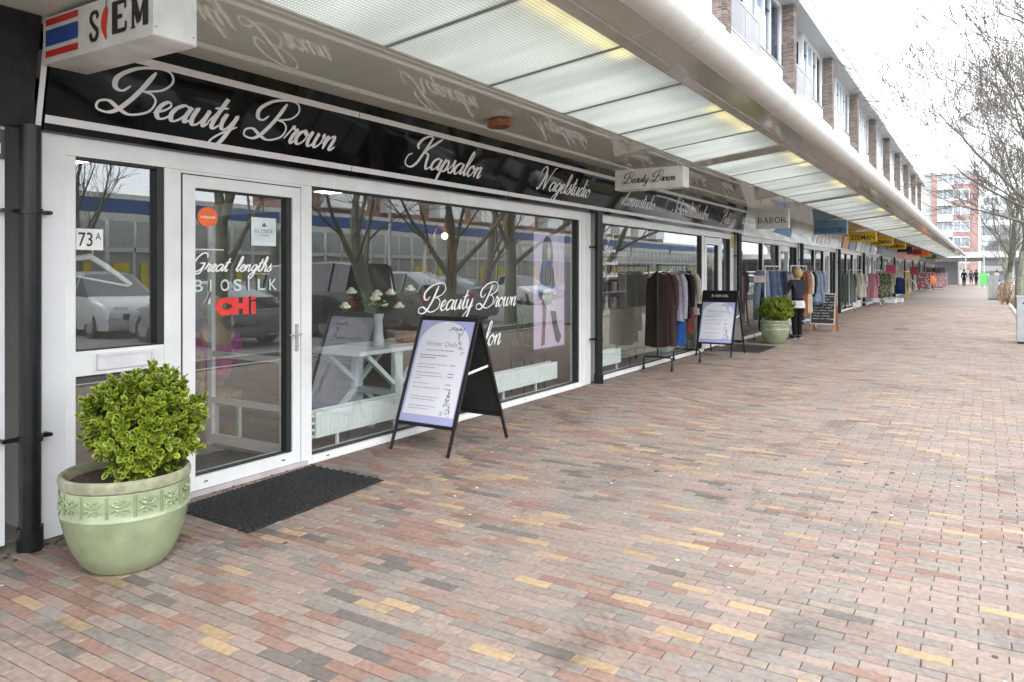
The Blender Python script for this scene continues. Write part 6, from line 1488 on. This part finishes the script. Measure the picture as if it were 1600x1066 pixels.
# ================================================================== TREES
def tree(label, x, y, H_, r0, seed, depth=6, spread=.55, first=.3, group='bare trees beside the walkway', lean=(0,0), n0=4, bias=None, dense=1.0):
    t_ = thing('bare_tree', label, 'tree', (x, y, 0), group=group); rs = random.Random(seed)
    tr, cr_ = MB(), MB()
    def branch(p, d, L, r, lv):
        pts = [p]; rad = [r]; k = 4 if lv < 3 else 3; cd = d.copy()
        for i in range(k):
            cd = (cd+Vector((rs.gauss(0,.10), rs.gauss(0,.10), rs.gauss(0,.05)+(.06 if lv < 4 else .03)))).normalized(); pts.append(pts[-1]+cd*L/k); rad.append(max(.008, r*(1-.42*(i+1)/k)))
        (tr if lv <= 1 else cr_).tube(pts, rad, 9 if lv == 0 else (6 if lv < 3 else (4 if lv < 4 else 3)), cap=False)
        if lv >= depth: return
        n = n0 if lv == 0 else (rs.choice((3,3,4)) if lv < 3 else rs.choice((2,2,3,3)))
        n = max(2, int(round(n*dense)))
        for q in range(n):
            f_ = 1 if q == 0 else rs.uniform(.35,.98); i = min(k-1, int(f_*k)); u = f_*k-i if i < k else 1
            bp = pts[i].lerp(pts[i+1], min(1,u)); br = rad[i]*(1-.4/k*u)
            a = cd.orthogonal().normalized(); a.rotate(Matrix.Rotation(rs.uniform(0,6.28), 3, cd)); sp_ = spread*rs.uniform(.6,1.35)*(.35 if q == 0 else 1)
            nd = (cd*cos(sp_)+a*sin(sp_)); 
            if bias: nd = nd+Vector(bias)*.12
            nd.z += .10; nd.normalize()
            branch(bp, nd, L*rs.uniform(.62,.82)*(1.0 if lv else .9), br*(.78 if q == 0 else rs.uniform(.42,.62)), lv+1)
    branch(Vector((x,y,-.05)), Vector((lean[0],lean[1],1)).normalized(), H_*first, r0, 0)
    tr.build('trunk', M['bark'], t_, smooth=True); cr_.build('crown', M['twig'], t_)
    return t_
tree('bare tree with mossy trunk at the right edge of the frame', 1.30, 38.5, 13.5, .21, 3, depth=8, first=.36, spread=.62, n0=6)
tree('bare forked tree just left of the mossy trunk', 1.02, 47.5, 11.5, .19, 8, depth=8, first=.30, spread=.6, n0=5)
tree('bare tree off the right edge whose twigs hang into the top corner', 2.6, 19.5, 11, .2, 15, depth=7, first=.36, spread=.6, n0=5)
tree('smaller bare tree farther down the walkway', 1.5, 62, 9, .14, 21, depth=6, first=.3)
tree('farthest bare tree by the square', 2.2, 96, 9, .16, 25, depth=6, first=.3)
for k, (x, y, h, sd_) in enumerate([(3.0,9.5,10,31),(3.2,14.0,10,32),(3.1,17.0,11,33),(6.8,24.0,10,34),(3.2,27,10,35),(14,12,9,36),(14,20,9,37),(13.8,4,9,38)]):
    tree('bare car park tree mirrored in the glass, '+['nearest the camera','behind the thin lamp post','with the thickest mirrored trunk','among the parked cars','past the salon poster','on the far grass by the blue band','on the far grass behind the white car','on the far grass left of the door'][k], x, y, h, .2, sd_, depth=5, group='bare trees in the car park')

# ================================================================== FAR END
t_ = thing('cross_shop_row', 'low white canopied shop row closing the far end of the walkway', 'building', (10, 106, 0))
bx('canopy_edge', pm('canopy_white', (.8,.81,.81), .5), t_, -6, 42, 100, 100.3, 3.15, 3.75); bx('canopy_roof', pm('canopy_grey',(0,0,0)), t_, -6, 42, 100.31, 104, 3.45, 3.6)
bx('wall', pm('far_wall', (.5,.51,.52), .7), t_, 3.0, 42, 104.2, 112, 0, 3.9); bx('wall', pm('far_wall2', (.22,.22,.23), .7), t_, -12, -2.6, 104.2, 112, 0, 3.9)
bx('sign_band', pm('far_sign', (.65,.65,.65), .6), t_, -6, 2.9, 103.6, 103.8, 2.75, 3.3)
for k in range(9):
    x = 3.2+k*4.2
    f_ = MB(); f_.box(x,x+3.8,104.1,104.18,.3,2.7); w_ = f_.build('shop_window', pm('opp_glass', (.06,.075,.08), .08, coat=1), t_)
    bx('window_frame', pm('opp_frame',(0,0,0)), w_, x+1.85, x+1.95, 104.05, 104.099, .3, 2.7)
for k in range(5): bx('post', pm('far_post', (.6,.6,.6), .5), t_, -1.8+k*5, -1.68+k*5, 100.1, 100.2, 0, 3.3)

tb = thing('apartment_tower', 'six storey red brick flats with white balconies rising behind the end of the arcade', 'building', (-4, 147, 0))
redb = pm('red_brick', (.31,.205,.19), .85, var=.15, scale=2); wt = pm('tower_white', (.75,.76,.77), .6); tg_ = pm('tower_glass', (.25,.3,.33), .15, coat=.6)
TX0, TX1, TY = -8.0, -.75, 147.0; base = 1.6; FH = 2.66
bx('wall', pm('tower_grey', (.42,.41,.4), .8), tb, TX0-1.5, TX1, TY+.3, TY+14, 0, 17.9)
bx('roof_edge', pm('roof_grey', (.33,.33,.32), .7), tb, TX0-1.6, TX1+.1, TY-.1, TY+14, 17.91, 18.35)
# brick pier strips and spandrels, white balconies
bx('brick_pier', redb, tb, TX0+.5, TX0+1.35, TY, TY+.299, 0, 17.9); bx('brick_pier', redb, tb, TX1-1.2, TX1-.004, TY-.004, TY+.299, 0, 17.9)
for f_ in range(6):
    z = base+f_*FH+.5
    top_ = min(z+FH, 17.9)
    bx('spandrel', redb, tb, TX1-3.6, TX1-1.21, TY+.05, TY+.299, z, z+.85)
    wv = bx('window', tg_, tb, TX1-3.5, TX1-1.3, TY+.18, TY+.297, z+.95, z+2.5); fr_ = MB()
    for (a, c, e, g_) in ((TX1-3.6,TX1-1.21,z+.86,z+.95),(TX1-3.6,TX1-1.21,z+2.5,z+2.64),(TX1-3.6,TX1-3.5,z+.95,z+2.5),(TX1-1.3,TX1-1.21,z+.95,z+2.5),(TX1-2.55,TX1-2.42,z+.95,z+2.5)): fr_.box(a,c,TY+.06,TY+.179,e,g_)
    fr_.build('frame', wt, wv)
    bal = bx('balcony', wt, tb, TX0+1.36, TX1-3.61, TY-.9, TY-.8, z, z+1.05); bx('slab', wt, bal, TX0+1.36, TX1-3.61, TY-.79, TY+.29, z-.12, z+.05)
    w2 = bx('window', tg_, tb, TX0+1.4, TX1-3.65, TY+.2, TY+.298, z+.1, z+2.4); fr_ = MB()
    for q in range(4): xx = TX0+1.4+q*(TX1-3.65-TX0-1.4)/3; fr_.box(xx-.04,xx+.04,TY+.12,TY+.199,z+.1,z+2.4)
    fr_.build('frame', wt, w2)
t2_ = thing('apartment_block', 'lower white flats with balconies right of the brick tower behind the trees', 'building', (4, 165, 0))
bx('wall', pm('far_white', (.62,.64,.65), .7), t2_, -.5, 5.5, 165, 178, 0, 14)
bx('wall', pm('far_white',(0,0,0)), t2_, 5.51, 26, 150, 178, 0, 11)
for f_ in range(5):
    z = 1.6+f_*2.8
    bx('balcony', wt, t2_, -.3, 5.2, 164, 164.2, z, z+1.0); w_ = bx('window', tg_, t2_, 0, 4.9, 164.8, 164.99, z+1.1, z+2.4); bx('mullion', wt, w_, 2.3, 2.5, 164.7, 164.79, z+1.1, z+2.4)
for f_ in range(4):
    z = .6+f_*2.7
    for k in range(6):
        x = 6.2+k*3.3; bx('balcony', wt, t2_, x, x+2.4, 149.0, 149.2, z, z+.9); w_ = bx('window', tg_, t2_, x, x+2.4, 149.8, 149.98, z+1.0, z+2.2); bx('mullion', wt, w_, x+1.1, x+1.2, 149.7, 149.79, z+1.0, z+2.2)
